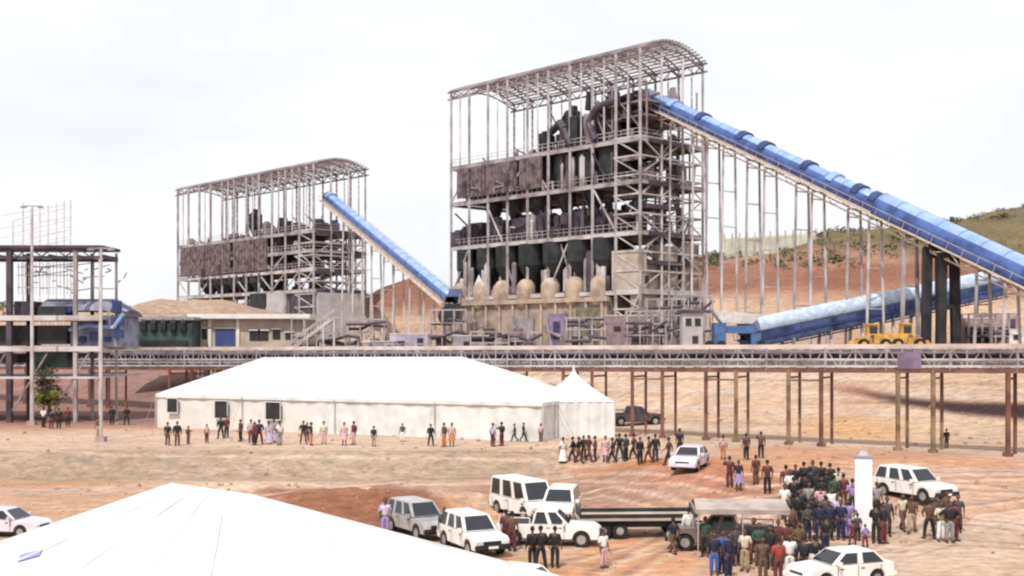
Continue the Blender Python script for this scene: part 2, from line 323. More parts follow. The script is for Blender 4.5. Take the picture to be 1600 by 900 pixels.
# ------------------------------------------------------------------ towers
def tower(spec):
    """open steel processing building: NR corner, vector to NL, depth vector"""
    NR = Vector(spec['NR']); A = Vector(spec['A']); B = Vector(spec['B']); L = A.length; D = B.length; ah = A / L; bh = B / D
    base = spec['base']; top = spec['top']; nb = spec['bays']; Z = spec['levels']; s = spec['seed']; r = random.Random(s)
    def P(a, b, z): v = NR + ah * (a * L) + bh * (b * D); return Vector((v.x, v.y, z))
    T = wempty(spec['name'], P(.5, .5, base), spec['label'], spec['cat'])
    us = [i / nb for i in range(nb + 1)]; deck = Z[-1]
    for i, u in enumerate(us):
        for b in (0, 1):
            wd = .42 if b == 0 else .36
            m = MB().bar(P(u, b, base), P(u, b, top - .2), wd); m.bar(P(u, b, base), P(u, b, base + 1), wd * 1.8); m.build('column', STEEL, T)
    for i in range(nb):                         # lighter posts between on the open top storey
        if i % 2 == 0 or i < 2:
            MB().bar(P(us[i] + .5 / nb, 0, deck), P(us[i] + .5 / nb, 0, top - .3), .22).build('post', STEELL, T)
            MB().bar(P(us[i] + .45 / nb, 1, deck), P(us[i] + .45 / nb, 1, top - .3), .22).build('post', STEELL, T)
    for b in (.33, .67): MB().bar(P(0, b, base), P(0, b, top), .34).build('column', STEELL, T)
    # inner columns near the right end, where the frame stands open
    for u in (.06, .12):
        for b in (.5, 1): MB().bar(P(u, b, base), P(u, b, deck), .3).build('column', STEELL, T)
    # floors
    for k, z in enumerate(Z):
        m = MB(); th = .32
        c = [P(0, 0, z - th), P(1, 0, z - th), P(1, 1, z - th), P(0, 1, z - th), P(0, 0, z), P(1, 0, z), P(1, 1, z), P(0, 1, z)]
        # deck in strips, leaving wells open near the right end
        for (u0, u1, b0, b1) in ((.13, 1, 0, 1), (0, .13, 0, .16), (0, .13, .84, 1), (0, .022, .16, .84)):
            m.hexa([P(u0, b0, z - .12), P(u1, b0, z - .12), P(u1, b1, z - .12), P(u0, b1, z - .12), P(u0, b0, z), P(u1, b0, z), P(u1, b1, z), P(u0, b1, z)][::1])
        m.build('floor', STEELP, T)
        m = MB()
        for b in (0, 1): m.bar(P(-.005, b, z - .45), P(1.005, b, z - .45), .3, .6)
        for u in us: m.bar(P(u, 0, z - .45), P(u, 1, z - .45), .22, .5)
        m.build('beam', STEELL if k < 2 else STEEL, T)
        if k > 0:
            m = MB()
            for hgt in (.55, 1.1): m.bar(P(0, -.01, z + hgt), P(1, -.01, z + hgt), .07); m.bar(P(-.003, 0, z + hgt), P(-.003, 1, z + hgt), .07)
            for i in range(nb * 4 + 1): m.bar(P(i / nb / 4, -.01, z), P(i / nb / 4, -.01, z + 1.1), .06)
            m.build('handrail', STEELL, T)
    lv = [base] + list(Z)
    # bracing
    for k in range(len(lv) - 1):
        for i in range(nb):
            if r.random() < .35:
                a, b_ = (us[i], us[i + 1]) if r.random() < .5 else (us[i + 1], us[i]); MB().bar(P(a, 0, lv[k]), P(b_, 0, lv[k + 1] - .5), .2).build('brace', STEELL, T)
    m = MB()
    zz = np.linspace(base, deck, spec.get('side_levels', 9))
    for k in range(len(zz) - 1):
        for j in range(3):
            b0, b1 = (j / 3, (j + 1) / 3) if (k + j) % 2 else ((j + 1) / 3, j / 3)
            if r.random() < .75: m.bar(P(0, b0, zz[k]), P(0, b1, zz[k + 1]), .17)
        m.bar(P(0, 0, zz[k + 1]), P(0, 1, zz[k + 1]), .26)
        for u in (.06, .12): m.bar(P(u, 0, zz[k + 1]), P(u, 1, zz[k + 1]), .2)
        m.bar(P(0, 0, zz[k + 1]), P(.12, 0, zz[k + 1]), .24); m.bar(P(0, 0, zz[k]), P(.12, 0, zz[k + 1]), .16)
        m.bar(P(0, 1, zz[k + 1]), P(.12, 1, zz[k + 1]), .2)
    m.build('side_frame', STEELL, T)
    for q_ in range(spec.get('extra', 34)):
        u = r.choice((0, .06, .12, .03)); b0 = r.uniform(0, .9); k = r.randrange(len(zz) - 1); MB().bar(P(u, b0, zz[k]), P(u + r.uniform(-.0, .03), min(1, b0 + r.uniform(0, .35)), zz[k + 1]), r.uniform(.12, .3)).build('strut_member', r.choice((STEELL, STEELL, STEEL, STEELP)), T)
    for q_ in range(14):
        k = r.randrange(2, len(zz)); b0 = r.uniform(0, .8); MB().hexa([P(.0, b0, zz[k] - .5), P(.1, b0, zz[k] - .5), P(.1, b0 + .16, zz[k] - .5), P(.0, b0 + .16, zz[k] - .5), P(.0, b0, zz[k]), P(.1, b0, zz[k]), P(.1, b0 + .16, zz[k]), P(.0, b0 + .16, zz[k])]).build('grating', r.choice((DARKP, STEELP, DARK)), T)
    # stairs in the open end
    m = MB()
    for k in range(len(zz) - 1):
        b0, b1 = (.2, .75) if k % 2 else (.75, .2)
        for off in (.035, .075): m.bar(P(off, b0, zz[k]), P(off, b1, zz[k + 1]), .1, .35)
        n = 12
        for q in range(n):
            t = (q + .5) / n; bb = b0 + (b1 - b0) * t; m.bar(P(.035, bb, zz[k] + (zz[k + 1] - zz[k]) * t), P(.075, bb, zz[k] + (zz[k + 1] - zz[k]) * t), .25, .06)
        m.bar(P(.055, b1 - .05, zz[k + 1]), P(.055, b1 + .05, zz[k + 1]), 2.0, .08)
    m.build('staircase', STEELP, T)
    # roof
    crown = spec['crown']
    def RZ(b): return top + crown * 4 * b * (1 - b)
    rf = MB()
    for b in (0, 1):
        for z_ in (0, -1.25): rf.bar(P(-.02, b, top + z_), P(1.02, b, top + z_), .26)
        for i in range(nb * 3): rf.bar(P(i / nb / 3, b, top - 1.25 * (i % 2)), P((i + 1) / nb / 3, b, top - 1.25 * ((i + 1) % 2)), .14)
    roof = rf.build('roof', STEELP, T)
    nseg = 8
    for u in us:
        t_ = MB()
        for q in range(nseg):
            b0, b1 = q / nseg, (q + 1) / nseg
            t_.bar(P(u, b0, RZ(b0)), P(u, b1, RZ(b1)), .2); t_.bar(P(u, b0, RZ(b0) - 1.1), P(u, b1, RZ(b1) - 1.1), .2)
            t_.bar(P(u, b0, RZ(b0) - 1.1 * (q % 2)), P(u, b1, RZ(b1) - 1.1 * ((q + 1) % 2)), .12)
        t_.build('roof_truss', STEELP, roof)
    pu = MB(); npn = spec.get('purlins', 15)
    for q in range(npn):
        b = (q + .5) / npn; pu.bar(P(-.02, b, RZ(b) + .15), P(1.02, b, RZ(b) + .15), .2, .26)
    for i in range(nb):
        pu.bar(P(us[i], 0, RZ(0)), P(us[i + 1], .5, RZ(.5)), .12); pu.bar(P(us[i], 1, RZ(1)), P(us[i + 1], .5, RZ(.5)), .12)
    for i in range(nb * 4): pu.bar(P((i + .5) / nb / 4, 0.0, top + .1), P((i + .5) / nb / 4, .5, RZ(.5)), .1); 
    pu.build('purlins', STEEL, roof)
    return T, P, r, L, D

def hopper(T, p, rad, zt, zc, zb, m, name='hopper', n=16):
    MB().lathe((p.x, p.y, 0), [(rad * .25, zb), (rad, zc), (rad, zt), (rad * .96, zt + .05), (rad * .3, zt + .25)], n).build(name, m, T, smooth=False)
def clutter(T, P, r, a0, a1, b0, b1, z0, z1, n, mats, name, sc_=1.0):
    """machines, pipes, drums packed in a storey, each a part"""
    for _ in range(n):
        m = MB(); a = r.uniform(a0, a1); b = r.uniform(b0, b1); mt = mats[r.randrange(len(mats))]; k = r.random(); h = r.uniform(.25, .8) * (z1 - z0)
        p = P(a, b, z0)
        if k < .34: nm = 'machine'; x_, y_, rz_ = r.uniform(1, 2.4) * sc_, r.uniform(1, 2.4) * sc_, r.uniform(0, 1.5); m.box((p.x, p.y, z0 + h / 2), (x_, y_, h), rz_, r.choice((1, 1, .6))); m.box((p.x, p.y, z0 + h + .1), (x_ * .5, y_ * .6, .5), rz_)
        elif k < .55: nm = 'drum'; rd = r.uniform(.4, 1.1) * sc_; m.lathe((p.x, p.y, z0), [(rd * .9, 0), (rd, .1), (rd, h - .2), (rd * .6, h), (rd * .2, h + .15)], 10)
        elif k < .7:
            nm = 'pipe'; q = P(min(1, a + r.uniform(-.08, .08)), b, z0 + h * r.uniform(.3, 1)); rr_ = r.uniform(.2, .45) * sc_; m.path([p, p + Vector((0, 0, h * .6)), q], rr_, 8)
        elif k < .85:
            nm = 'strut'; q = P(min(1, max(0, a + r.uniform(.03, .09))), r.uniform(b0, b1), z1 - .3); m.bar(p, q, .22)
        else:
            nm = 'chute'; m.lathe((p.x, p.y, z0), [(.2, 0), (.9 * sc_, h * .6), (.9 * sc_, h), (.3, h + .05)], 10)
        m.build(nm, mt, T)

def zat(py, Y): return EYE + (HZ - py) / F * Y
T1, P, r, L, D = tower(dict(name='processing_tower', label='tallest open steel processing tower, arched roof, large blue conveyor running up to it', cat='industrial building',
    NR=(18.9, 170, 0), A=(-29.5, 31, 0), B=(11.0, 10.6, 0), base=YARD, top=51.3, crown=1.9, bays=9, levels=[15.6, 24.4, 32.0, 38.3], seed=3, side_levels=12, purlins=19))
# lowest storey: tan concrete plinth
m = MB(); m.hexa([P(.14, -.04, YARD - .5), P(1.02, -.04, YARD - .5), P(1.02, .9, YARD - .5), P(.14, .9, YARD - .5), P(.14, -.04, 14.6), P(1.02, -.04, 14.6), P(1.02, .9, 14.6), P(.14, .9, 14.6)])
pl = m.build('plinth', CONC, T1)
m = MB()
for i in range(12): u = .16 + i * .076; m.bar(P(u, -.055, YARD), P(u, -.055, 14.4), .4, .4)
m.bar(P(.13, -.06, 14.3), P(1.03, -.06, 14.3), .5, .7); m.build('pilasters', CONCT, pl)
def pan(u0, u1, z0, z1, mt, nm, parent=None, b=-.075):
    MB().hexa([P(u0, b, z0), P(u1, b, z0), P(u1, b + .02, z0), P(u0, b + .02, z0), P(u0, b, z1), P(u1, b, z1), P(u1, b + .02, z1), P(u0, b + .02, z1)]).build(nm, mt, parent or T1)
pan(.33, .42, YARD, 12.2, VIOLET, 'door'); pan(.355, .395, YARD + 1.2, 11, BLUEW, 'window'); pan(.16, .28, YARD, 13, OLIVE, 'cladding_panel'); pan(.5, .62, 8, 11.6, GREYC, 'cladding_panel')
pan(.72, .8, 8, 10, DARKP, 'window'); pan(.86, .95, 8.2, 9.6, DARKP, 'window')
# storey of black hoppers over tan drums
us_ = [.19, .315, .44, .57, .70, .82, .94]
for i, u in enumerate(us_):
    p = P(u, .12, 0); hopper(T1, p, 2.35 - .25 * (i > 4), 23.7, 20.3, 16.6, BLACKG)
    q = P(u, .02, 0); MB().lathe((q.x, q.y, 0), [(.7, 13.0), (1.45, 13.6), (1.55, 15.6), (1.5, 17.0), (.9, 17.8), (.4, 18)], 14).build('drum', CONCT, T1, smooth=True)
for u in (.25, .50, .76, .88):
    p = P(u, .5, 0); hopper(T1, p, 2.3, 23.7, 20, 15.7, DARK)
clutter(T1, P, r, .15, 1, .3, .95, 15.7, 22, 30, [DARK, BLACKG, DARKP], 'machinery')
# middle storey
clutter(T1, P, r, .14, .99, .03, .9, 24.4, 30.5, 62, [DARK, DARKP, DARKP, DARK, GREYC], 'machinery')
m = MB()
for u in (.2, .33, .47, .6, .74, .87): m.hexa([P(u, .1, 24.4), P(u + .07, .1, 24.4), P(u + .07, .75, 24.4), P(u, .75, 24.4), P(u - .015, .1, 28.3), P(u + .085, .1, 28.3), P(u + .085, .75, 28.3), P(u - .015, .75, 28.3)])
m.build('screen_deck', DARKP, T1)
for u in (.26, .4, .54, .68, .8): p = P(u, .15, 0); hopper(T1, p, 1.5, 31.5, 30.2, 27.5, DARK)
clutter(T1, P, r, .14, .98, .7, .98, 24.4, 32.5, 30, [DARKP, STEELP, DARK, GREYC], 'machinery', 1.1)
clutter(T1, P, r, .14, .98, -.01, .1, 24.4, 31, 24, [STEELP, DARKP, STEELL, DARK], 'machinery', .5)
# upper storey: cladding and big dark vessels
m = MB()
n = 46
for i in range(n):
    u0 = .475 + (.955 - .475) * i / n; u1 = .475 + (.955 - .475) * (i + 1) / n; off = -.026 if i % 2 else -.031
    if i in (11, 12, 29, 38): continue
    m.hexa([P(u0, off, 32.6), P(u1, off, 32.6), P(u1, off + .03, 32.6), P(u0, off + .03, 32.6), P(u0, off, 37.6), P(u1, off, 37.6), P(u1, off + .03, 37.6), P(u0, off + .03, 37.6)])
m.build('wall_cladding', CLAD, T1)
MB().hexa([P(.48, .1, 32.1), P(.95, .1, 32.1), P(.95, .9, 32.1), P(.48, .9, 32.1), P(.48, .1, 37.5), P(.95, .1, 37.5), P(.95, .9, 37.5), P(.48, .9, 37.5)]).build('bin', DARKP, T1)
for u in (.16, .27, .385): p = P(u + .02, .2, 0); hopper(T1, p, 2.5, 37.9, 33.2, 31.9, BLACKG, 'vessel', 18)
for u in (.22, .35): p = P(u, .6, 0); hopper(T1, p, 2.2, 37.9, 33.2, 31.9, DARK, 'vessel', 18)
# machines on the open top floor
clutter(T1, P, r, .5, .97, .1, .8, 38.3, 40.6, 22, [STEELP, DARKP, CLAD, STEELP], 'machinery', .7)
clutter(T1, P, r, .12, .5, .05, .9, 38.3, 43.5, 42, [DARK, DARKP, STEEL, DARK], 'machinery')
clutter(T1, P, r, .02, .25, .1, .9, 41.5, 46.5, 34, [STEELP, DARKP, STEEL, DARK], 'machinery', .8)
for (u, b, z0, z1, rd) in ((.45, .3, 38.3, 43.8, 1.2), (.38, .2, 38.3, 44.6, 1.3), (.30, .3, 39, 44.3, 1.1), (.22, .25, 39, 45.2, 1.3)):
    p = P(u, b, 0); MB().lathe((p.x, p.y, 0), [(.25, z0), (rd, (z0 + z1) / 2), (rd, z1 - .2), (rd * .5, z1), (rd * .45, z1 + .8)], 12).build('cyclone', DARK if u > .3 else DARKP, T1)
m = MB(); pts = [P(.45, .25, 43.5), P(.42, .22, 44.6), P(.36, .2, 43.6), P(.32, .2, 42), P(.27, .2, 43), P(.2, .2, 44.6), P(.12, .2, 45.2)]; m.path(pts, .5, 9); m.build('duct', DARK, T1); m = MB(); m.path([P(.4, .1, 39), P(.33, .05, 42.2), P(.25, .1, 43)], .45, 9); m.build('duct', DARK, T1)
clutter(T1, P, r, .12, .46, .02, .5, 38.3, 44.5, 34, [DARK, DARKP, DARKP, STEELP], 'machinery', 1.0)
clutter(T1, P, r, .0, .3, .05, .6, 44.0, 47.6, 16, [STEELP, DARKP, DARK], 'machinery', .7)
clutter(T1, P, r, .0, .14, .0, .95, 38.3, 41, 12, [DARKP, DARK, STEELP], 'machinery', .7)
m = MB(); m.path([P(.33, .0, 38.5), P(.36, .0, 41.2), P(.40, .05, 42.6), P(.46, .1, 41.6)], .6, 9); m.build('duct', DARKP, T1); m = MB(); m.path([P(.20, -.02, 38.6), P(.24, .0, 41.5), P(.2, .0, 43.6), P(.12, .05, 44.5)], .6, 9); m.build('duct', DARKP, T1)
clutter(T1, P, r, .13, .97, -.015, .05, 15.7, 23.5, 26, [STEELL, DARKP, STEELP, STEEL], 'machinery', .45)
clutter(T1, P, r, .13, .47, -.015, .05, 32, 38, 14, [STEELL, DARKP, STEELP], 'machinery', .45)
clutter(T1, P, r, .5, .95, -.05, -.03, 32.4, 37, 7, [STEELP, DARKP, CLAD], 'machinery', .4)
clutter(T1, P, r, .15, 1.0, -.12, -.07, 7, 12.5, 22, [STEELP, DARKP, CONC, GREYC], 'machinery', .7)
# head platform under the conveyor
m = MB()
for z in (41.8, 44.0): m.hexa([P(.0, .1, z - .3), P(.24, .1, z - .3), P(.24, .9, z - .3), P(.0, .9, z - .3), P(.0, .1, z), P(.24, .1, z), P(.24, .9, z), P(.0, .9, z)])
for u in (.0, .08, .16, .24):
    for b in (.1, .9): m.bar(P(u, b, 38.3), P(u, b, 46.6), .28)
for u in (.0, .12): m.bar(P(u, .1, 38.5), P(u + .12, .1, 44), .2)
m.bar(P(0, .1, 46.5), P(.24, .1, 46.5), .25); m.build('head_platform', STEELP, T1)
# dark landings and infill at the open right end
for z, wd in ((20.1, .8), (24.4, .9), (28.5, .6), (32, .7), (38.3, .9)):
    MB().hexa([P(-.006, .12, z - .75), P(-.006, .12 + .7 * wd, z - .75), P(.1, .12 + .7 * wd, z - .75), P(.1, .12, z - .75), P(-.006, .12, z - .1), P(-.006, .12 + .7 * wd, z - .1), P(.1, .12 + .7 * wd, z - .1), P(.1, .12, z - .1)]).build('landing', DARKP, T1)
clutter(T1, P, r, .0, .13, .1, .95, 24.4, 31, 14, [DARKP, STEELP, STEELL], 'machinery', .5)
clutter(T1, P, r, .0, .13, .1, .95, 32, 37, 12, [DARKP, STEELP, STEELL], 'machinery', .5)
for (b0, b1, z0, z1, mt) in ((.02, .32, 8, 20, CONC), (.35, .63, 12, 22.4, TANW), (.68, .98, 8.2, 23.2, CONC)):
    MB().hexa([P(.012, b0, z0), P(.012, b1, z0), P(.05, b1, z0), P(.05, b0, z0), P(.012, b0, z1), P(.012, b1, z1), P(.05, b1, z1), P(.05, b0, z1)]).build('infill_wall', mt, T1)
MB().hexa([P(.0, .0, 15.7), P(.13, .0, 15.7), P(.13, .1, 15.7), P(.0, .1, 15.7), P(.0, .0, 21.5), P(.13, .0, 21.5), P(.13, .1, 21.5), P(.0, .1, 21.5)]).build('infill_wall', TANW, T1)
for (b, z) in ((.4, 19), (.52, 19), (.46, 14), (.75, 20), (.8, 14), (.1, 17)):
    MB().box(tuple(P(.002, b, z)), (.9, .3, 1.3), math.atan2(10.6, 11)).build('window', DARK, T1)

T2, P2, r2, L2, D2 = tower(dict(name='processing_tower', label='smaller looking open steel tower left of the tallest one, with the thin blue conveyor', cat='industrial building',
    NR=(-39.6, 230, 0), A=(-39, 41, 0), B=(9.2, 8.8, 0), base=YARD, top=43.4, crown=1.3, bays=11, levels=[18.4, 22.6, 26.4, 30.3], seed=12, side_levels=10, purlins=16))
P = P2
MB().hexa([P(.3, -.02, YARD - 1), P(1.03, -.02, YARD - 1), P(1.03, .95, YARD - 1), P(.3, .95, YARD - 1), P(.3, -.02, 15), P(1.03, -.02, 15), P(1.03, .95, 15), P(.3, .95, 15)]).build('plinth', CONC, T2)
m = MB(); n = 60
for i in range(n):
    u0 = .3 + .67 * i / n; u1 = .3 + .67 * (i + 1) / n; off = -.026 if i % 2 else -.033
    if i in (7, 22, 23, 41): continue
    m.hexa([P(u0, off, 22.8), P(u1, off, 22.8), P(u1, off + .03, 22.8), P(u0, off + .03, 22.8), P(u0, off, 29.6), P(u1, off, 29.6), P(u1, off + .03, 29.6), P(u0, off + .03, 29.6)])
m.build('wall_cladding', CLAD, T2)
MB().hexa([P(.25, .1, 22.7), P(.86, .1, 22.7), P(.86, .9, 22.7), P(.25, .9, 22.7), P(.25, .1, 29.7), P(.86, .1, 29.7), P(.86, .9, 29.7), P(.25, .9, 29.7)]).build('bin', DARKP, T2)
for i in range(9):
    u = .36 + i * .055; p = P(u, .1, 0); hopper(T2, p, 1.5, 22.2, 20.5, 18.6, DARK)
for u in (.08, .16, .22, .28): p = P(u, .3, 0); hopper(T2, p, 1.7, 29.8, 28, 26.6, BLACKG, 'vessel')
clutter(T2, P, r2, .1, .85, .1, .9, 18.5, 21.8, 44, [DARK, DARKP, DARKP], 'machinery', .9)
clutter(T2, P, r2, .06, .5, .03, .9, 22.6, 25.6, 32, [DARK, DARKP, STEELP], 'machinery', .8)
clutter(T2, P, r2, .06, .5, .03, .9, 26.4, 29.6, 26, [DARK, DARKP, STEELP], 'machinery', .8)
clutter(T2, P, r2, .15, .95, .0, .3, 22.6, 25.8, 30, [DARK, DARKP, DARKP], 'machinery', .9)
clutter(T2, P, r2, .3, .97, .1, .9, 30.3, 32.4, 34, [DARKP, CLAD, DARKP, STEELP], 'machinery', .7)
clutter(T2, P, r2, .05, .42, .1, .9, 30.3, 34.5, 40, [DARKP, DARK, STEELP], 'machinery', .8)
p = P(.5, .3, 0); MB().lathe((p.x, p.y, 0), [(.3, 30), (1.5, 33), (1.5, 35.6), (.8, 36.2), (.7, 36.8)], 12).build('cyclone', DARK, T2)
MB().hexa([P(-.012, .05, 8), P(-.012, .95, 8), P(.012, .95, 8), P(.012, .05, 8), P(-.012, .05, 17.6), P(-.012, .95, 17.6), P(.012, .95, 17.6), P(.012, .05, 17.6)]).build('infill_wall', GATE, T2)
MB().hexa([P(.02, .01, 10), P(.16, .01, 10), P(.16, .03, 10), P(.02, .03, 10), P(.02, .01, 18), P(.16, .01, 18), P(.16, .03, 18), P(.02, .03, 18)]).build('infill_wall', DARKP, T2)
MB().hexa([P(.18, -.03, 10), P(.30, -.03, 10), P(.30, .1, 10), P(.18, .1, 10), P(.18, -.03, 17.8), P(.30, -.03, 17.8), P(.30, .1, 17.8), P(.18, .1, 17.8)]).build('infill_wall', GATE, T2)
MB().hexa([P(.31, -.03, 12), P(.42, -.03, 12), P(.42, .1, 12), P(.31, .1, 12), P(.31, -.03, 18), P(.42, -.03, 18), P(.42, .1, 18), P(.31, .1, 18)]).build('opening', DARK, T2)
for k, z in enumerate((14.6, 18.4, 22.6, 26.4, 30.3)):
    for b in (.05, .38, .7):
        if (k + int(b * 10)) % 3: MB().hexa([P(-.008, b, z - 1.3), P(-.008, b + .24, z - 1.3), P(.05, b + .24, z - 1.3), P(.05, b, z - 1.3), P(-.008, b, z - .1), P(-.008, b + .24, z - .1), P(.05, b + .24, z - .1), P(.05, b, z - .1)]).build('landing', DARKP, T2)

# ------------------------------------------------------------------ conveyors
SHADE_RIB = mat('rib_shade_blue', (.065, .12, .33), .45, 0, .15, .6, (.035, .06, .19))  # for the ribs, and for shade painted on the cover's lower sides
def conveyor(name, label, p0, p1, segs, legs, hat, frame=STEELL, legw=.28, head=None, cover=BLUE, fw=1.2, skirt=True):  # skirt: add the band that paints shade on the cover's lower sides
    p0 = Vector(p0); p1 = Vector(p1); d = (p1 - p0); Ln = d.length; dn = d / Ln; side = dn.cross(Vector((0, 0, 1))).normalized(); up = side.cross(dn).normalized()
    T = wempty(name, (p0.x, p0.y, h1(p0.x, p0.y)), label, 'conveyor')
    def Q(t, s, u): return p0 + dn * (t * Ln) + side * s + up * u
    for (t0, t1, rr, lo) in segs:                 # hooped cover
        n = 14; nn = max(2, int((t1 - t0) * Ln / 3)); P_ = []; Fc = []
        for k in range(nn + 1):
            t = t0 + (t1 - t0) * k / nn
            for e in (1.0, ) :
                for i in range(n + 1):
                    a = math.pi * (-.18 + 1.36 * i / n); P_.append(Q(t, math.cos(a) * rr, math.sin(a) * rr * 1.0 + lo))
        for k in range(nn):
            for i in range(n): Fc.append((k * (n + 1) + i, k * (n + 1) + i + 1, (k + 1) * (n + 1) + i + 1, (k + 1) * (n + 1) + i))
        q = MB().poly(P_, Fc).build('cover', cover, T, smooth=True)
        md = q.modifiers.new('thick', 'SOLIDIFY'); md.thickness = .08
        m = MB()
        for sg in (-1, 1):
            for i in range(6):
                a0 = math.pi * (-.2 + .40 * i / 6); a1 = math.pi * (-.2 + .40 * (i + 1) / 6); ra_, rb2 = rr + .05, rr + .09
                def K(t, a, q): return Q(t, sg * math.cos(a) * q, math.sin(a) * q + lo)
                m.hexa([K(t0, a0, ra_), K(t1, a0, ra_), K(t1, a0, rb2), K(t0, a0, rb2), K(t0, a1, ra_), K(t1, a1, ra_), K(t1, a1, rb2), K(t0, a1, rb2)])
        if skirt: m.build('skirt', SHADE_RIB, q)  # added band paints shade onto lower sides; the paler cover holds the light
        for k in range(nn + 1):
            m = MB(); t = t0 + (t1 - t0) * k / nn
            pts = [Q(t, math.cos(math.pi * (-.18 + 1.36 * i / n)) * (rr + .04), math.sin(math.pi * (-.18 + 1.36 * i / n)) * (rr + .04) + lo) for i in range(n + 1)]
            m.path(pts, .08, 4); m.build('rib', cover if not skirt else SHADE_RIB, q)
        MB().hexa([Q(t0, -rr * .9, lo - .5 * rr), Q(t1, -rr * .9, lo - .5 * rr), Q(t1, rr * .9, lo - .5 * rr), Q(t0, rr * .9, lo - .5 * rr), Q(t0, -rr * .9, lo - .3 * rr), Q(t1, -rr * .9, lo - .3 * rr), Q(t1, rr * .9, lo - .3 * rr), Q(t0, rr * .9, lo - .3 * rr)]).build('belt', DARK, T)
    rr = segs[0][2]; m = MB()
    for s in (-1, 1):
        m.bar(Q(0, s * fw, -rr * .75), Q(1, s * fw, -rr * .75), .2, .36); m.bar(Q(0, s * fw, -rr * .75 - 1.0 * fw / 1.2), Q(1, s * fw, -rr * .75 - 1.0 * fw / 1.2), .16)
        N = int(Ln / 2.0)
        for k in range(N): m.bar(Q(k / N, s * fw, -rr * .75 - (fw / 1.2) * (k % 2)), Q((k + 1) / N, s * fw, -rr * .75 - (fw / 1.2) * ((k + 1) % 2)), .1)
    for k in range(int(Ln / 3)): m.bar(Q(k * 3 / Ln, -fw, -rr * .75), Q(k * 3 / Ln, fw, -rr * .75), .14)
    m.build('frame', frame, T)
    m = MB()
    for s in (-1, 1): m.bar(Q(0, s * (fw + .8), -rr * .7), Q(1, s * (fw + .8), -rr * .7), .6, .08); m.bar(Q(0, s * (fw + 1.1), -rr * .7 + 1), Q(1, s * (fw + 1.1), -rr * .7 + 1), .05)
    for k in range(int(Ln / 2.2)):
        for s in (-1, 1): m.bar(Q(k * 2.2 / Ln, s * (fw + 1.1), -rr * .7), Q(k * 2.2 / Ln, s * (fw + 1.1), -rr * .7 + 1), .05)
    m.build('walkway', frame, T)
    for (t, wd, mt, spread) in legs:
        m = MB(); c = Q(t, 0, -rr * .75 - .9); zg = h1(c.x, c.y) - .2
        for s in (-1, 1):
            a = Q(t, s * fw * .9, -rr * .75 - .7); b = Vector((a.x + side.x * s * spread, a.y + side.y * s * spread, zg)); m.bar(a, b, wd)
        z = a.z - 1; k = 0; m.bar(Q(t, -fw, -rr * .75 - .7), Q(t, fw, -rr * .75 - .7), wd * .7)
        while z - 5 > zg:
            a0 = Vector((c.x - side.x * (fw + spread * (a.z - z) / (a.z - zg)), c.y - side.y * (fw + spread * (a.z - z) / (a.z - zg)), z)); a1 = Vector((2 * c.x - a0.x, 2 * c.y - a0.y, z))
            m.bar(a0, a1, wd * .5); z -= 5
        m.build('trestle', mt, T)
    for (t, hgt, wdt, mt) in hat:
        m = MB(); n = 8; rr2 = [s for s in segs if s[0] <= t <= s[1]][0][2] + .06; t2 = t + wdt / Ln
        pts = []
        for tt in (t, t2):
            for i in range(n + 1):
                a = math.pi * (.12 + .66 * i / n); pts.append(Q(tt, math.cos(a) * rr2, math.sin(a) * rr2))
            for i in range(n + 1):
                a = math.pi * (.12 + .66 * i / n); pts.append(Q(tt, math.cos(a) * (rr2 + hgt), math.sin(a) * (rr2 + hgt)))
        K = n + 1; Fc = []
        for i in range(n): Fc += [(K + i, K + i + 1, 3 * K + i + 1, 3 * K + i), (i, K + i, K + i + 1, i + 1)[::-1], (2 * K + i, 3 * K + i, 3 * K + i + 1, 2 * K + i + 1)]
        Fc += [(0, K, 3 * K, 2 * K), (K - 1, 2 * K - 1, 4 * K - 1, 3 * K - 1)[::-1]]
        m.poly(pts, Fc).build('hatch', mt, T)
    if head:
        m = MB(); c = Q(0, 0, 0); m.tube(c - side * head, c + side * head, head * .8, None, 14); m.box((c.x, c.y, c.z + .3), (head * 1.8, head * 1.8, head * 1.2), math.atan2(d.y, d.x)); m.build('head_drum', DARK, T)
    return T, Q, Ln
pH = at(1010, 152, 178); pE = at(1600, 428, 125); ext = pH + (pE - pH) * 1.28
tt = lambda px, a=pH, b=ext: (lambda k: ((k * a.y - a.x) / ((b.x - a.x) - k * (b.y - a.y))))((px - 800) / F)
legs = [(tt(p), .27, STEELL if i % 2 else STEEL, .5) for i, p in enumerate((1062, 1098, 1120, 1145, 1183, 1210, 1260, 1285, 1342, 1375, 1545, 1590))]
legs += [(tt(1467), .95, DARK, .3), (tt(1490), .95, DARK, .3), (tt(1430), .4, STEEL, .4)]
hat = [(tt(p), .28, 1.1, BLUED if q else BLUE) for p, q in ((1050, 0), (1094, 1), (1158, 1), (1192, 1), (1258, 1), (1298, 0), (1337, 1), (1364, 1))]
conveyor('inclined_conveyor', 'long blue hooded conveyor sloping from the tallest tower down to the right edge', pH, ext,
         [(0, tt(1378), 1.28, 0), (tt(1378), 1, 1.72, 0)], legs, hat, mat('beige_frame', (.58, .48, .40), .7), head=1.1, fw=1.25)
q0 = at(513, 308, 234); q1 = at(706, 468, 180)
conveyor('inclined_conveyor', 'thin blue conveyor between the two steel towers, sloping down to a dark tail drum', q0, q1,
         [(0, 1, 1.05, 0)], [(t, .26, STEELL, .4) for t in (.2, .3, .38, .46, .56, .64, .76, .86)], [(.02, .3, 1.2, BLUEP)], mat('beige_frame', (.58, .48, .40), .7), fw=.9)
tb = wempty('transfer_house', (q1.x, q1.y, YARD), 'dark transfer house with drum at the foot of the thin conveyor', 'transfer house')
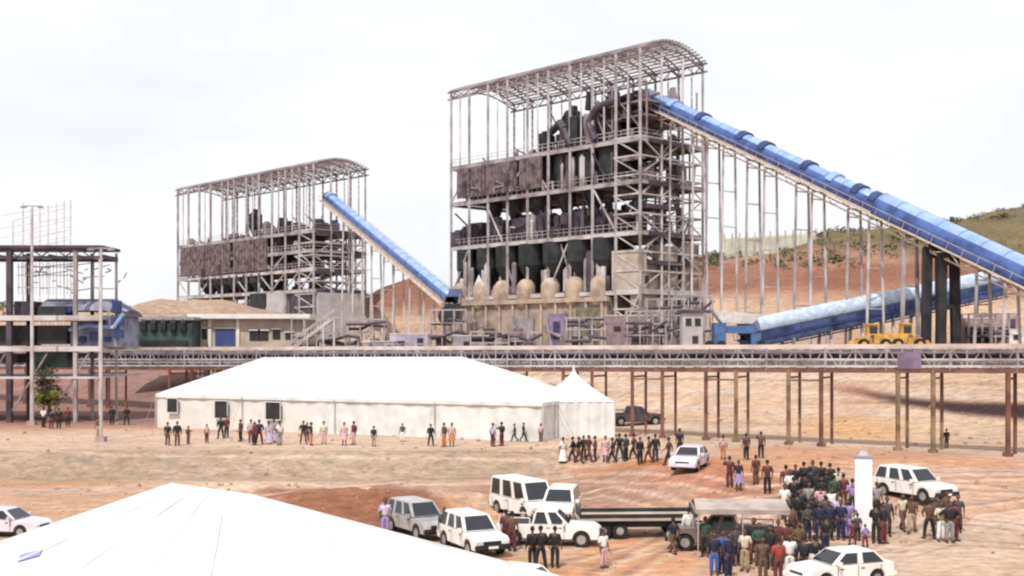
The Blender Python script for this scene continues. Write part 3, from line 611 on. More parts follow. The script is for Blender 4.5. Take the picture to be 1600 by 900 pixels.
m = MB(); m.box((q1.x + .2, q1.y, 12.4), (2.4, 3, 2.6)); m.tube(q1 + Vector((-.6, -1.6, -2.6)), q1 + Vector((-.6, 1.6, -2.6)), 1.5, None, 16); m.build('housing', DARK, tb)
m = MB()
for a in (-1.2, 1.3):
    for b in (-1.3, 1.3): m.bar((q1.x + a, q1.y + b, YARD - .3), (q1.x + a, q1.y + b, 15.2), .3)
m.bar((q1.x - 1.2, q1.y - 1.3, YARD), (q1.x + 1.3, q1.y - 1.3, 11.5), .2); m.build('stand', STEELP, tb)
m = MB(); m.box((q1.x + .6, q1.y, 15.4), (2.6, 2.8, 1.2), 0, .7); m.build('hood', BLUED, tb)
# low conveyor behind the rack on the right
c0 = at(1160, 522, 140); c1 = at(1560, 440, 150)
conveyor('low_conveyor', 'low white and blue conveyor passing behind the black trestle under the big conveyor', c0, c1,
         [(0, 1, 1.15, .45)], [(t, .35, STEELL, .3) for t in (.16, .3, .42, .54, .66, .8, .93)], [], BLUED, cover=mat('white_blue_cover', (.46, .54, .68), .4), fw=1.4, skirt=False)

lc = [o for o in bpy.data.objects if o.name == 'low_conveyor'][0]
for sy in (-1.5, 1.5):
    MB().hexa([c0 + Vector((0, sy, -1.9)), c1 + Vector((0, sy, -1.9)), c1 + Vector((0, sy + .05, -1.9)), c0 + Vector((0, sy + .05, -1.9)), c0 + Vector((0, sy, -.1)), c1 + Vector((0, sy, -.1)), c1 + Vector((0, sy + .05, -.1)), c0 + Vector((0, sy + .05, -.1))]).build('side_skirt', mat('slate_blue_sheet', (.06, .09, .20), .5, 0, .3, .5, (.02, .03, .07)), lc)
# ------------------------------------------------------------------ long pipe gallery
gal = wempty('pipe_gallery', (0, 100, 0), 'long raised steel gallery crossing the whole site behind the white marquee', 'gallery')
gu = Vector((rdir[0], rdir[1], 0)); gn = Vector((rn[0], rn[1], 0)); GL = float(np.linalg.norm(RB - RA)); EXT = 26.0
def G(s, o, z): return Vector((RA[0], RA[1], 0)) + gu * s + gn * o + Vector((0, 0, z))
def gt(s): return 7.62 - .75 * s / GL
def gb(s): return 5.85 - 1.45 * s / GL
S0, S1 = -EXT, GL + EXT
def lng(o, f, w_, h_, mt, nm, par=None):
    m = MB(); m.bar(G(S0, o, f(S0)), G(S1, o, f(S1)), w_, h_); return m.build(nm, mt, par or gal)
PINKW = mat('pale_pink_steel', (.60, .50, .46), .7, 0, .15, .5, (.45, .36, .34))
for o in (0, 2.4):
    lng(o, gt, .16, .34, PINKW, 'top_chord'); lng(o, lambda s: gb(s) + .05, .18, .32, RUST, 'bottom_chord'); lng(o - .02, lambda s: (gt(s) * .5 + gb(s) * .5) - .05, .1, .14, STEELL, 'middle_rail')
lng(-.06, lambda s: gt(s) - .45, .06, .07, STEELP, 'handrail'); lng(-.06, lambda s: gb(s) + .38, .1, .16, STEELL, 'cable_tray')
for o, f, rr in ((.6, .30, .19), (1.15, .30, .24), (1.8, .3, .16), (.9, .68, .14), (1.6, .62, .2)):
    m = MB(); a = G(S0, o, gb(S0) + (gt(S0) - gb(S0)) * f); b = G(S1, o, gb(S1) + (gt(S1) - gb(S1)) * f); m.tube(a, b, rr, None, 8); m.build('pipe', GREYC if f < .5 else DARKP, gal)
for o in (0, 2.4):
    m = MB(); m2 = MB(); s = S0; k = 0
    while s < S1:
        step = 1.1 + .5 * max(0, s) / GL; m.bar(G(s, o, gb(s)), G(s, o, gt(s)), .09 if k % 4 else .16)
        a, b = (gb(s), gt(s + step)) if k % 2 else (gt(s), gb(s + step)); m2.bar(G(s, o, a), G(s + step, o, b), .07)
        s += step; k += 1
    m.v += m2.v; m.f += [tuple(i + len(m.v) - len(m2.v) for i in f) for f in m2.f]; m.m += m2.m; m.build('lattice', STEEL, gal)
m = MB(); s = S0
while s < S1: m.bar(G(s, 0, gb(s)), G(s, 2.4, gb(s)), .12); m.box(tuple(G(s + .4, 1.2, gb(s) + 1.15)), (.5, 1.5, .35), math.atan2(rdir[1], rdir[0])); s += 1.3
m.build('idlers', DARK, gal)
m = MB(); m.hexa([G(S0, 2.28, gb(S0) + .3), G(S1, 2.28, gb(S1) + .3), G(S1, 2.32, gb(S1) + .3), G(S0, 2.32, gb(S0) + .3), G(S0, 2.28, gt(S0) - .25), G(S1, 2.28, gt(S1) - .25), G(S1, 2.32, gt(S1) - .25), G(S0, 2.32, gt(S0) - .25)]); m.build('side_cladding', mat('dusty_grey_sheet', (.25, .215, .22), .8, 0, .25, .5, (.13, .11, .12)), gal)
m = MB(); a = [G(S0, .2, gb(S0) + .1), G(S1, .2, gb(S1) + .1), G(S1, 2.2, gb(S1) + .1), G(S0, 2.2, gb(S0) + .1)]; m.hexa(a + [p + Vector((0, 0, .05)) for p in a]); m.build('walkway', STEELP, gal)
def s_of(px):
    k = (px - 800) / F; return (k * RA[1] - RA[0]) / (rdir[0] - k * rdir[1])
cpx = [1640, 1575, 1458, 1403, 1283, 1232, 1150, 1103, 1035, 988, 925, 880, 800, 740, 680, 640, 560, 520, 430, 390, 300, 265, 170, 140, 40, -40, -120]
for i, px in enumerate(cpx):
    s = s_of(px); m = MB(); p = G(s, 0, 0); q = G(s, 2.4, 0)
    m.bar((p.x, p.y, h1(p.x, p.y) - .3), (p.x, p.y, gb(s) + .1), .27); m.bar((q.x, q.y, h1(q.x, q.y) - .3), (q.x, q.y, gb(s) + .1), .2)
    m.bar((p.x, p.y, gb(s) - .5), (q.x, q.y, gb(s) - .5), .14); m.bar((p.x, p.y, h1(p.x, p.y)), (p.x, p.y, h1(p.x, p.y) + .25), .55)
    m.build('column', RUST if i not in (2, 3, 5, 6) else mat('ochre_rust_column', (.26, .17, .10), .8, 0, .25, .8), gal)
for a, b in ((1283, 1232), (1150, 1103), (1035, 988)):
    s, t = s_of(a), s_of(b); MB().bar(G(s, 0, gb(s) - .7), G(t, 0, gb(t) - .7), .12).build('tie_beam', RUST, gal)
s, t = s_of(1440), s_of(1403); MB().hexa([G(s, -.12, gb(s) + .2), G(t, -.12, gb(t) + .2), G(t, -.08, gb(t) + .2), G(s, -.08, gb(s) + .2), G(s, -.12, gb(s) + 1.3), G(t, -.12, gb(t) + 1.3), G(t, -.08, gb(t) + 1.3), G(s, -.08, gb(s) + 1.3)]).build('side_sheet', VIOLET, gal)

# ------------------------------------------------------------------ steel building at the left edge
lb = wempty('steel_frame_building', (-50, 118, 0), 'half built steel frame building with dark flat roof at the left edge', 'building')
FX0, FX1, FY0, FY1 = -68, -39.9, 112, 124
def pxX(px, Y=112): return (px - 800) / F * Y
for px, wd, mt in ((-190, .5, STEEL), (-90, .5, STEEL), (15, .5, DARKP), (118, .36, STEEL), (157, .28, STEELL)):
    for Y in (FY0, 116.5):
        x = pxX(px); g = h1(x, Y); MB().bar((x, Y, g - .3), (x, Y, 16.8), wd if Y == FY0 else wd * .8).build('column', mt, lb)
def zb(py): return zat(py, 112)
for zt, th, mt, nm in ((zb(386), .3, DARKP, 'roof'), (zb(402), .28, DARKP, 'roof_beam'), (zb(497), .5, STEELL, 'floor'), (zb(545), .5, STEELL, 'floor'), (zb(590), .22, STEELL, 'floor')):
    m = MB()
    if nm == 'roof': m.box(((FX0 + FX1) / 2, 114.2, zt), (FX1 - FX0 + .4, 5.2, th))
    elif nm == 'roof_beam':
        for Y in (FY0, 116.5): m.bar((FX0, Y, zt), (FX1, Y, zt), .3, th)
        for i in range(12): x = FX0 + (FX1 - FX0) * i / 11; m.bar((x, FY0, zt + .1), (x, 116.5, zt + .1), .15, .4)
        for i in range(24): x = FX0 + (FX1 - FX0) * i / 24; m.bar((x, FY0, zt + .1 if i % 2 else zt + .9), (x + 1.17, FY0, zt + .9 if i % 2 else zt + .1), .1)
    else:
        m.box(((FX0 + FX1) / 2, (FY0 + FY1) / 2, zt), (FX1 - FX0, FY1 - FY0, th * .6)); m.bar((FX0, FY0 - .15, zt), (FX1, FY0 - .15, zt), .25, th)
    m.build(nm, mt, lb)
for (p0_, p1_, y0, y1, mt) in ((-120, 38, 508, 540, DARK), (52, 98, 508, 538, DARK), (15, 45, 470, 494, DARKP), (52, 96, 478, 494, DARK), (-100, 20, 553, 568, DARKP), (45, 98, 550, 575, GREEND), (110, 150, 552, 558, DARKP)):
    MB().box(((pxX(p0_) + pxX(p1_)) / 2, 114.5, (zb(y0) + zb(y1)) / 2), (pxX(p1_) - pxX(p0_), 3, zb(y0) - zb(y1))).build('equipment_room', mt, lb)
m = MB(); rb = random.Random(4)
for i in range(26): x = rb.uniform(pxX(20), pxX(150)); z = zb(rb.uniform(410, 455)); m.bar((x, 113 + rb.random() * 8, z), (x + rb.uniform(-2, 2), 113 + rb.random() * 8, z + rb.uniform(-.5, 1)), .1)
for z in (13.2, 14.4, 15.2): m.bar((pxX(20), 113, z), (pxX(117), 113, z), .08)
for i in range(18): x = pxX(22 + i * 5.5); m.bar((x, 113, 12.5), (x, 113, 15.6), .05)
m.build('scaffold', STEELL, lb)
for i in range(4): x0 = pxX(-120 + i * 65); MB().bar((x0, 112, .2), (x0 + 4, 112, 6.8), .16).build('brace', STEELP, lb)
bl = wempty('blue_housing', (-44, 117, 7.3), 'bulky blue and lilac machine housing on the upper floor of the left steel building', 'machine housing')
BLL = mat('lilac_blue_sheet', (.26, .26, .34), .85, 0, .2, .6, (.12, .12, .18))
m = MB(); n = 12; P_ = []; nn = 14
for k in range(nn + 1):
    x = pxX(52) + (pxX(184) - pxX(52)) * k / nn; rr_ = 1.9 + .25 * math.sin(k * 1.7); taper = 1 if k < nn - 3 else 1 - .16 * (k - nn + 3)
    for i in range(n + 1): a = math.pi * i / n; P_.append((x, 116.5 - math.cos(a) * 3, 10.1 + (1.15 + math.sin(a) * 1.25) * taper - .3))
m.poly(P_, [(k * (n + 1) + i, k * (n + 1) + i + 1, (k + 1) * (n + 1) + i + 1, (k + 1) * (n + 1) + i) for k in range(nn) for i in range(n)] + [tuple(range(nn * (n + 1), (nn + 1) * (n + 1)))[::-1], tuple(range(n + 1))]).build('hood', BLL, bl, smooth=True)
MB().box(((pxX(100) + pxX(178)) / 2, 116.5, 8.95), (pxX(178) - pxX(100), 5.8, 3.1)).build('lower_casing', BLL, bl)
for px, py, w_, h_ in ((148, 503, .9, .7), (175, 478, .8, 1.1), (178, 502, .9, .8), (178, 522, .9, .8), (140, 525, .9, .9), (120, 530, .7, .6), (90, 483, 1.6, .6), (160, 530, .6, .5)):
    MB().box((pxX(px), 113.4, zb(py)), (w_, .5, h_)).build('vent', BLUED, bl)
MB().path([(pxX(100), 113.3, zb(515)), (pxX(130), 113.3, zb(508)), (pxX(170), 113.3, zb(512)), (pxX(186), 113.3, zb(490))], .22).build('pipe', BLUEP, bl)
sf = wempty('scaffold_tower', tuple(at(75, 560, 230).xy) + (YARD,), 'faint bare scaffold showing above the roof of the left steel building', 'scaffold')
m = MB(); gh = mat('pale_scaffold', (.66, .63, .66), .7)
for px, py in ((20, 345), (36, 316), (48, 326), (62, 322), (75, 320), (88, 318), (100, 314), (110, 312)): a = at(px, py, 230); m.bar((a.x, 230, YARD), a, .22)
for py in (325, 345, 360, 375):
    m.bar(at(0, py + 12, 230), at(112, py - 6, 230), .12); m.bar(at(20, py + 20, 233), at(112, py - 2, 233), .12)
m.build('frame', gh, sf)
for px, yt, yb, wd, hd in ((50, 322, 664, .2, 1), (158, 388, 690, .14, 0)):
    g = gnd(px, yb); T = wempty('lamp_post', tuple(g), ['slim pale pole beside the small group right of the green tree', 'tall pale pole in front of the left building, nearest its tree'][hd], 'pole')
    zt = zat(yt, g.y); MB().tube(g, (g.x, g.y, zt), wd, wd * .6, 8).build('pole', STEELL, T)
    MB().box((g.x, g.y, g.z + .2), (.7, .7, .4)).build('base', CONC, T)
    m = MB(); m.bar((g.x - .9, g.y, zt), (g.x + .9, g.y, zt), .1); m.box((g.x - .8, g.y, zt - .1), (.5, .25, .14)); m.box((g.x + .8, g.y, zt - .1), (.5, .25, .14)); m.build('lamp_head', GREYC, T)

# ------------------------------------------------------------------ low buildings and plant yard
def yard_base(px, Y): x = (px - 800) / F * Y; return x, h1(x, Y)
lo = wempty('flat_roofed_block', tuple(at(395, 545, 150)), 'long low tan block under a bright flat white roof', 'building')
X0, X1 = (305 - 800) / F * 150, (478 - 800) / F * 150; zr = zat(492, 150)
MB().hexa([(X0, 150, 5), (X1, 150, 5), (X1, 157, 5), (X0, 157, 5), (X0, 150, zr - .5), (X1, 150, zr - .5), (X1, 157, zr - .5), (X0, 157, zr - .5)]).build('wall', TANW, lo)
rf = MB().box(((X0 + X1) / 2, 153.2, zr - .2), (X1 - X0 + 1.4, 8.6, .6)).build('roof', WHITER, lo)
for px, w_, py0, py1, mt, nm in ((352, 2.6, 514, 540, BLUEW, 'door'), (398, 1.3, 517, 532, DARK, 'window'), (412, 1.2, 517, 532, DARK, 'window'), (432, 1.0, 515, 530, DARK, 'window'), (452, 1.0, 520, 530, DARK, 'window'), (322, 1.0, 514, 530, DARKP, 'window')):
    x = (px - 800) / F * 150; f = MB().box((x, 149.97, (zat(py0, 150) + zat(py1, 150)) / 2), (w_, .12, zat(py0, 150) - zat(py1, 150))).build(nm, mt, lo)
    MB().bar((x - w_ / 2 - .1, 149.85, zat(py0, 150) + .1), (x + w_ / 2 + .1, 149.85, zat(py0, 150) + .1), .2, .14).build('lintel', WHITER, f)
for px in (306, 328, 372, 476): x = (px - 800) / F * 150; MB().box((x, 149.9, (zr + 5) / 2), (.4, .3, zr - 5.6)).build('pilaster', WHITER, lo)
sh = wempty('dark_shed', tuple(at(245, 545, 146)), 'dark green shed with a row of black arched openings, left of the white roofed block', 'shed')
X0, X1 = (188 - 800) / F * 146, (300 - 800) / F * 146; z0 = 5; zr = zat(500, 146)
MB().hexa([(X0, 146, z0), (X1, 146, z0), (X1, 152, z0), (X0, 152, z0), (X0, 146, zr), (X1, 146, zr), (X1, 152, zr), (X0, 152, zr)]).build('wall', GREEND, sh)
m = MB(); m.box(((X0 + X1) / 2, 149, zr + .2), (X1 - X0 + .6, 6.6, .4)); m.build('roof', GREYC, sh)
for i in range(5):
    x = X0 + 3.0 + i * 1.25; MB().lathe((x, 145.9, zr - 1.3), [(.45, 0), (.45, 1.0), (.3, 1.35), (.05, 1.5)], 8).build('arched_opening', DARK, sh)
MB().box(((X0 + X1) / 2 + 1, 145.9, 7.4), (X1 - X0 - 3, .2, 1.2)).build('opening', BLACKG, sh)
st = wempty('stair_truss', tuple(at(490, 545, 143)), 'pale diagonal stair truss beside the white roofed block', 'stair')
m = MB(); a = at(455, 545, 143); b = at(522, 496, 143)
for o in (0, 1.2): m.bar(a + Vector((0, o, 0)), b + Vector((0, o, 0)), .2, .35); m.bar(a + Vector((0, o, 1)), b + Vector((0, o, 1)), .1)
for k in range(14): p = a + (b - a) * (k / 13); m.bar(p, p + Vector((0, 1.2, 0)), .3, .08); m.bar(p, p + Vector((0, 0, 1)), .06)
for px in (480, 505, 522): p = at(px, 545, 143); q = a + (b - a) * ((px - 455) / 67); m.bar((p.x, 143, 5), (p.x, 143, q.z), .22)
m.bar(b, b + Vector((4, 0, 0)), .3); m.build('flight', STEELL, st)
def container(px, py, Y, w_, h_, mt, label, group=None):
    x = (px - 800) / F * Y; z = zat(py, Y); g = h1(x, Y)
    if z - g < 2.0: z = g
    z = g
    T = wempty('container', (x, Y, z), label, 'container', group)
    m = MB(); m.box((x, Y, z + h_ / 2), (w_, 2.4, h_)); n = int(w_ / .35)
    for i in range(n): m.box((x - w_ / 2 + .2 + i * (w_ - .4) / max(1, n - 1), Y - 1.22, z + h_ / 2), (.12, .05, h_ - .3))
    m.build('body', mt, T)
    MB().box((x, Y, z + h_ + .03), (w_ + .1, 2.5, .1)).build('roof', WHITER, T)
    MB().box((x + w_ * .3, Y - 1.26, z + h_ * .45), (.8, .08, h_ * .75)).build('door', DARKP, T)
    MB().box((x - w_ * .2, Y - 1.26, z + h_ * .6), (.9, .08, .6)).build('window', DARK, T)
g_ = 'site containers in the plant yard'
for a in ((545, 540, 148, 5.5, 2.9, PINKC, 'faded pink container right of the stair truss'), (590, 540, 150, 4.5, 2.5, GREYC, 'grey container, next one right of the faded pink container'),
          (640, 540, 152, 5, 3.0, mat('pale_violet_container', (.44, .38, .48), .7), 'pale violet container left of the dark transfer house'), (745, 540, 150, 6, 2.6, GREYC, 'long grey container in front of the big tower plinth, at its left'),
          (790, 540, 147, 3.6, 2.4, PINKC, 'short faded pink container in front of the plinth'), (975, 540, 150, 5, 4.2, mat('maroon_grey_container', (.30, .22, .24), .7), 'tall maroon grey container right of the olive panel'),
          (1522, 540, 140, 3.8, 3.6, PINKC, 'pink container right of the black trestle'), (1560, 535, 146, 4, 4.4, PINKC, 'taller pink container near the right edge'), (1590, 535, 138, 3, 2.2, mat('white_container', (.7, .66, .66), .6), 'white container at the right edge, in front of a pink one')):
    container(*a, g_)
# stacks of pipe and drums between the containers
for k, (px, Y, label) in enumerate(((520, 145, 'brown pipe stack lying right of the stair foot'), (612, 146, 'brown pipe stack between two containers'), (668, 145, 'brown pipe stack under the foot of the thin conveyor'), (835, 146, 'brown pipe stack in front of the violet door'))):
    x, g = yard_base(px, Y); T = wempty('pipe_stack', (x, Y, g), label, 'pipe stack', 'pipe stacks'); m = MB()
    for rr_ in range(4):
        for c in range(6 - rr_): m.tube((x - 2 + (c + rr_ * .5) * .55, Y - 1.5, g + .27 + rr_ * .47), (x - 2 + (c + rr_ * .5) * .55, Y + 2.5, g + .27 + rr_ * .47), .26, None, 8)
    m.build('pipes', CLAD, T); MB().box((x - .5, Y, g + .05), (4.2, .2, .1)).build('bearer', BARK, T)
cl_i = 0
for px, Y, hgt, label in ((485, 148, 6.5, 'bare pipe frame behind the stair truss'), (572, 152, 5.2, 'bare pipe frame between pink and grey containers'), (700, 158, 5.5, 'bare pipe frame beside the dark transfer house'), (1040, 150, 6.5, 'bare pipe frame under the open end of the tallest tower'), (1085, 152, 7.0, 'bare pipe frame left of the blue feeder'),
    (530, 146, 4.6, 'low bare pipe frame between the stair truss and the pink container'), (632, 143, 3.6, 'low bare pipe frame before the pale violet container'), (765, 144, 4.2, 'bare pipe frame before the left of the big plinth'),
    (815, 145, 3.4, 'low bare pipe frame before the plinth, left of the violet door'), (915, 144, 4.4, 'bare pipe frame before the olive panel'), (1010, 144, 4.8, 'bare pipe frame right of the maroon grey container'), (340, 144, 3.2, 'low bare pipe frame before the white roofed block'), (1545, 137, 4.2, 'bare pipe frame between the pink containers at the right')):
    x, g = yard_base(px, Y); T = wempty('pipe_rack', (x, Y, g), label, 'pipe rack', 'pipe racks'); rb = random.Random(px); m = MB()
    for i in range(4):
        for o in (0, 2): m.bar((x - 2.4 + i * 1.6, Y + o, g), (x - 2.4 + i * 1.6, Y + o, g + hgt), .18)
    for z in (.35, .65, .98): m.bar((x - 2.5, Y, g + hgt * z), (x + 2.5, Y, g + hgt * z), .16); m.bar((x - 2.5, Y + 2, g + hgt * z), (x + 2.5, Y + 2, g + hgt * z), .16)
    m.build('frame', STEEL, T); m = MB()
    for i in range(3): z = g + hgt * rb.uniform(.2, .9); m = MB(); m.path([(x - 2.6, Y + .4 * i, z), (x + rb.uniform(-1, 1), Y + .4 * i, z), (x + rb.uniform(0, 1.4), Y + .4 * i, z + rb.uniform(-1.4, 1)), (x + 2.6, Y + .4 * i, z + .3)], .2); m.build('pipe', DARKP, T); m = MB()
    MB().box((x - 1, Y + 1, g + 1), (1.4, 1.2, 2)).build('pump', DARKP, T); MB().tube((x + 1, Y + 1, g), (x + 1, Y + 1, g + 2.6), .6).build('tank', GREYC, T)
# blue feeder machine
x, g = yard_base(1140, 138); T = wempty('feeder', (x, 138, g), 'blue feeder machine at the foot of the low white and blue conveyor', 'machine')
m = MB(); m.box((x - 1.3, 138, g + 1.6), (1.4, 2.2, 3.2)); m.box((x + 1.2, 138, g + 2.4), (3.6, 2, .9), 0); m.box((x + 3, 138, g + 1.2), (1.2, 2, 1.6)); m.build('body', mat('feeder_blue', (.07, .14, .30), .5), T)
m = MB(); m.hexa([(x - 1, 137, g + 3.1), (x + 2.5, 137, g + 3.1), (x + 2.5, 139, g + 3.1), (x - 1, 139, g + 3.1), (x - 2.2, 136.6, g + 4.7), (x + 3.6, 136.6, g + 4.2), (x + 3.6, 139.4, g + 4.2), (x - 2.2, 139.4, g + 4.7)]); m.build('hopper', mat('white_hopper', (.70, .72, .76), .5), T)
for dx in (-2.6, -1.2, 1.5, 3.5): MB().tube((x + dx, 136.6, g + .55), (x + dx, 137.1, g + .55), .55, None, 14).build('wheel', RUBBER, T)
x, g = yard_base(1080, 139); T = wempty('control_cabin', (x, 139, g), 'pale grey control cabin left of the blue feeder', 'cabin')
MB().box((x, 139, g + 2.2), (2.4, 2.4, 4.4)).build('body', GATE, T); MB().box((x, 139, g + 4.6), (3, 3, .35)).build('roof', DARKP, T)
for dz, dx in ((3.3, -.5), (3.3, .6), (1.2, .3)): MB().box((x + dx, 137.78, g + dz), (.7, .1, .9)).build('window', DARK, T)
for px, label in ((1362, 'yellow wheel loader, left of the two under the low conveyor'), (1415, 'yellow wheel loader, right of the two under the low conveyor')):
    Y = 132; x, g = yard_base(px, Y); s = 1 if px < 1400 else -1
    T = wempty('wheel_loader', (x, Y, g), label, 'wheel loader', 'yellow wheel loaders')
    m = MB(); m.box((x + s * 1.1, Y, g + 1.3), (2.2, 1.6, 1.1), 0, .9); m.box((x - s * .9, Y, g + 1.0), (1.6, 1.2, .8)); m.build('body', YEL, T)
    c = MB().box((x, Y, g + 2.3), (1.3, 1.4, 1.2), 0, .85).build('cab', YEL, T); MB().box((x, Y - .68, g + 2.3), (.9, .1, .8)).build('window', GLASS, c); MB().box((x, Y, g + 2.96), (1.4, 1.5, .12)).build('cab_roof', YEL, c)
    m = MB(); 
    for o in (-.5, .5): m.bar((x - s * .6, Y + o, g + 1.5), (x - s * 2.1, Y + o, g + .6), .16, .3)
    m.build('boom', YEL, T)
    m = MB(); m.hexa([(x - s * 2.0, Y - 1.1, g + .15), (x - s * 2.9, Y - 1.1, g + .1), (x - s * 2.9, Y + 1.1, g + .1), (x - s * 2.0, Y + 1.1, g + .15), (x - s * 1.9, Y - 1.1, g + 1.1), (x - s * 2.2, Y - 1.1, g + 1.1), (x - s * 2.2, Y + 1.1, g + 1.1), (x - s * 1.9, Y + 1.1, g + 1.1)]); m.build('bucket', YEL, T)
    for dx in (-1.2, 1.3):
        for o in (-.95, .95):
            wv = MB().tube((x + dx, Y + o - .22, g + .65), (x + dx, Y + o + .22, g + .65), .65, None, 16).build('wheel', RUBBER, T); MB().tube((x + dx, Y + o - .25, g + .65), (x + dx, Y + o + .25, g + .65), .3, None, 12).build('rim', YEL, wv)

hw = wempty('hill_wall', tuple(at(1200, 384, 318)), 'pale low wall with posts along the hill behind the conveyor legs', 'wall')
for nm, y0, y1, mt in (('wall', 374, 386, mat('pale_green_wall', (.52, .52, .42), .8, 0, .15, .2)), ('coping', 371.5, 374, WHITER)):
    m = MB(); a = at(1132, y1, 318); b = at(1275, y1 - 8, 318); c_ = at(1132, y0, 318); d_ = at(1275, y0 - 8, 318); o = Vector((0, .6, 0)); lo_ = Vector((0, 0, -3 if nm == 'wall' else 0)); m.hexa([a + lo_, b + lo_, b + o + lo_, a + o + lo_, c_, d_, d_ + o, c_ + o]); m.build(nm, mt, hw)
for i in range(13): p = at(1132 + i * 11.9, 384 - i * .66, 317.7); MB().bar(p - Vector((0, 0, 3)), p + Vector((0, 0, 3.4)), .3).build('post', STEELL, hw)

# ------------------------------------------------------------------ marquees
def sheet(m, a, b, c, d, nu=14, nv=8, sag=0, seed=0):
    """grid between edges a-b (bottom) and d-c (top)"""
    a, b, c, d = map(Vector, (a, b, c, d)); P_ = []; nrm = (b - a).cross(d - a).normalized()
    for j in range(nv + 1):
        for i in range(nu + 1):
            u, v = i / nu, j / nv; p = (a * (1 - u) + b * u) * (1 - v) + (d * (1 - u) + c * u) * v
            k = math.sin(math.pi * v) * math.sin(math.pi * min(1, u)); p = p - nrm * (sag * k + (.035 * sag / .12 * math.sin(i * 2.7 + j * 1.3) * k if sag else 0))
            P_.append(p)
    m.poly(P_, [(j * (nu + 1) + i, j * (nu + 1) + i + 1, (j + 1) * (nu + 1) + i + 1, (j + 1) * (nu + 1) + i) for j in range(nv) for i in range(nu)])
def marquee(name, label, c, zg, ze, rA, rB, wallmats, cat='marquee'):
    """c: four eave corners (front-left, front-right, back-right, back-left) as xy"""
    c = [Vector((p[0], p[1], 0)) for p in c]; E = [p + Vector((0, 0, ze)) for p in c]; rA = Vector(rA); rB = Vector(rB)
    T = wempty(name, tuple((c[0] + c[2]) / 2 + Vector((0, 0, zg))), label, cat)
    m = MB(); sheet(m, E[0], E[1], rB, rA, 24, 8, .12); sheet(m, E[2], E[3], rA, rB, 24, 8, .12); sheet(m, E[1], E[2], rB, rB, 10, 8, .10); sheet(m, E[3], E[0], rA, rA, 10, 8, .10)
    roof = m.build('roof', WHITE, T, smooth=False)
    m = MB()                                        # seams and valance
    for p, q in ((E[0], rA), (E[3], rA), (E[1], rB), (E[2], rB), (rA, rB)): m.tube(p, q, .05, None, 6)
    for k in range(1, 6):
        u = k / 6; m.tube(E[0].lerp(E[1], u) + Vector((0, 0, .02)), rA.lerp(rB, u) + Vector((0, 0, .01)), .02, None, 4)
    for i in range(4): a = E[i]; b = E[(i + 1) % 4]; m.bar(a - Vector((0, 0, .12)), b - Vector((0, 0, .12)), .06, .3)
    m.build('seams', WHITE, roof)
    walls = []
    for i in range(4):
        for k in (0, .25, .5, .75):
            p = E[i].lerp(E[(i + 1) % 4], k); d_ = (c[(i + 1) % 4] - c[i]).normalized(); o_ = Vector((d_.y, -d_.x, 0)); g_ = p + o_ * 1.7; MB().tube(p, (g_.x, g_.y, h1(g_.x, g_.y)), .018, None, 5).build('guy_rope', GREYC, T)
    for i in range(4):
        a = c[i]; b = c[(i + 1) % 4]; m = MB(); n = 60; P_ = []; dn = (b - a).normalized(); nr = Vector((dn.y, -dn.x, 0))
        for j in range(n + 1):
            u = j / n; off = nr * (.05 * math.sin(j * 2.1) + .03 * math.sin(j * .7)); p = a.lerp(b, u) + off - nr * .12; g = h1(p.x, p.y) - .1
            P_ += [Vector((p.x, p.y, g)), Vector((p.x, p.y, ze - .15))]
        m.cur = 0
        for j in range(n):
            m.cur = 1 if (i == 0 and j / n < wallmats) else 0
            m.poly([P_[2 * j], P_[2 * j + 2], P_[2 * j + 3], P_[2 * j + 1]], [(0, 1, 2, 3)])
        walls.append(m.build('side_wall', [WHITE, WALLC], T))
    for i in range(4):
        a = c[i]; b = c[(i + 1) % 4]
        for k in range(4): p = a.lerp(b, k / 4); MB().bar((p.x, p.y, h1(p.x, p.y) - .1), (p.x, p.y, ze - .1), .09).build('pole', STEELL, T)
    return T, c, E
g1 = gnd(243, 668); g2 = gnd(848, 690); dv = (g2 - g1); dv.z = 0; dn = dv.normalized(); nr = Vector((-dn.y, dn.x, 0)); DP = 12.0
ze = 3.05; fl, fr = g1.xy, g2.xy; br = (g2 + nr * DP).xy; blc = (g1 + nr * DP).xy
def on_mid(px, frac=.5):       # point on the centre line seen at this column
    o = Vector((fl[0], fl[1], 0)) + nr * DP * frac; k = (px - 800) / F; t = (k * o.y - o.x) / (dn.x - k * dn.y); return o + dn * t
ra = on_mid(412); rb_ = on_mid(722); ra.z = zat(559, ra.y); rb_.z = zat(558, rb_.y)
TM, cc, EE = marquee('marquee', 'big white marquee with three dark square windows, standing on the terrace', [fl, fr, br, blc], 0, ze, ra, rb_, .44)
def on_front(px, off=-.2):
    o = Vector((fl[0], fl[1], 0)); k = (px - 800) / F; t = (k * o.y - o.x) / (dn.x - k * dn.y); p = o + dn * t; return p + nr * off
for px, y0, y1, w_ in ((272, 622, 645, 1.2), (348, 626, 654, 1.4), (429, 628, 656, 1.55)):
    p = on_front(px); f = MB().box((p.x, p.y, (zat(y0, p.y) + zat(y1, p.y)) / 2), (w_, .1, zat(y0, p.y) - zat(y1, p.y)), math.atan2(dn.y, dn.x)).build('window', DARK, TM)
    q = p - nr * .06; m = MB(); zc = zat(y1, q.y); zt = zat(y0, q.y)
    m.bar(q - dn * w_ / 2 + Vector((0, 0, zc)), q + dn * w_ / 2 + Vector((0, 0, zc)), .06, .08); m.bar(q - dn * w_ / 2 + Vector((0, 0, zt)), q + dn * w_ / 2 + Vector((0, 0, zt)), .06, .08)
    m.bar(q - dn * w_ / 2 + Vector((0, 0, zc)), q - dn * w_ / 2 + Vector((0, 0, zt)), .06); m.bar(q + dn * w_ / 2 + Vector((0, 0, zc)), q + dn * w_ / 2 + Vector((0, 0, zt)), .06); m.build('frame', WALLC, f)
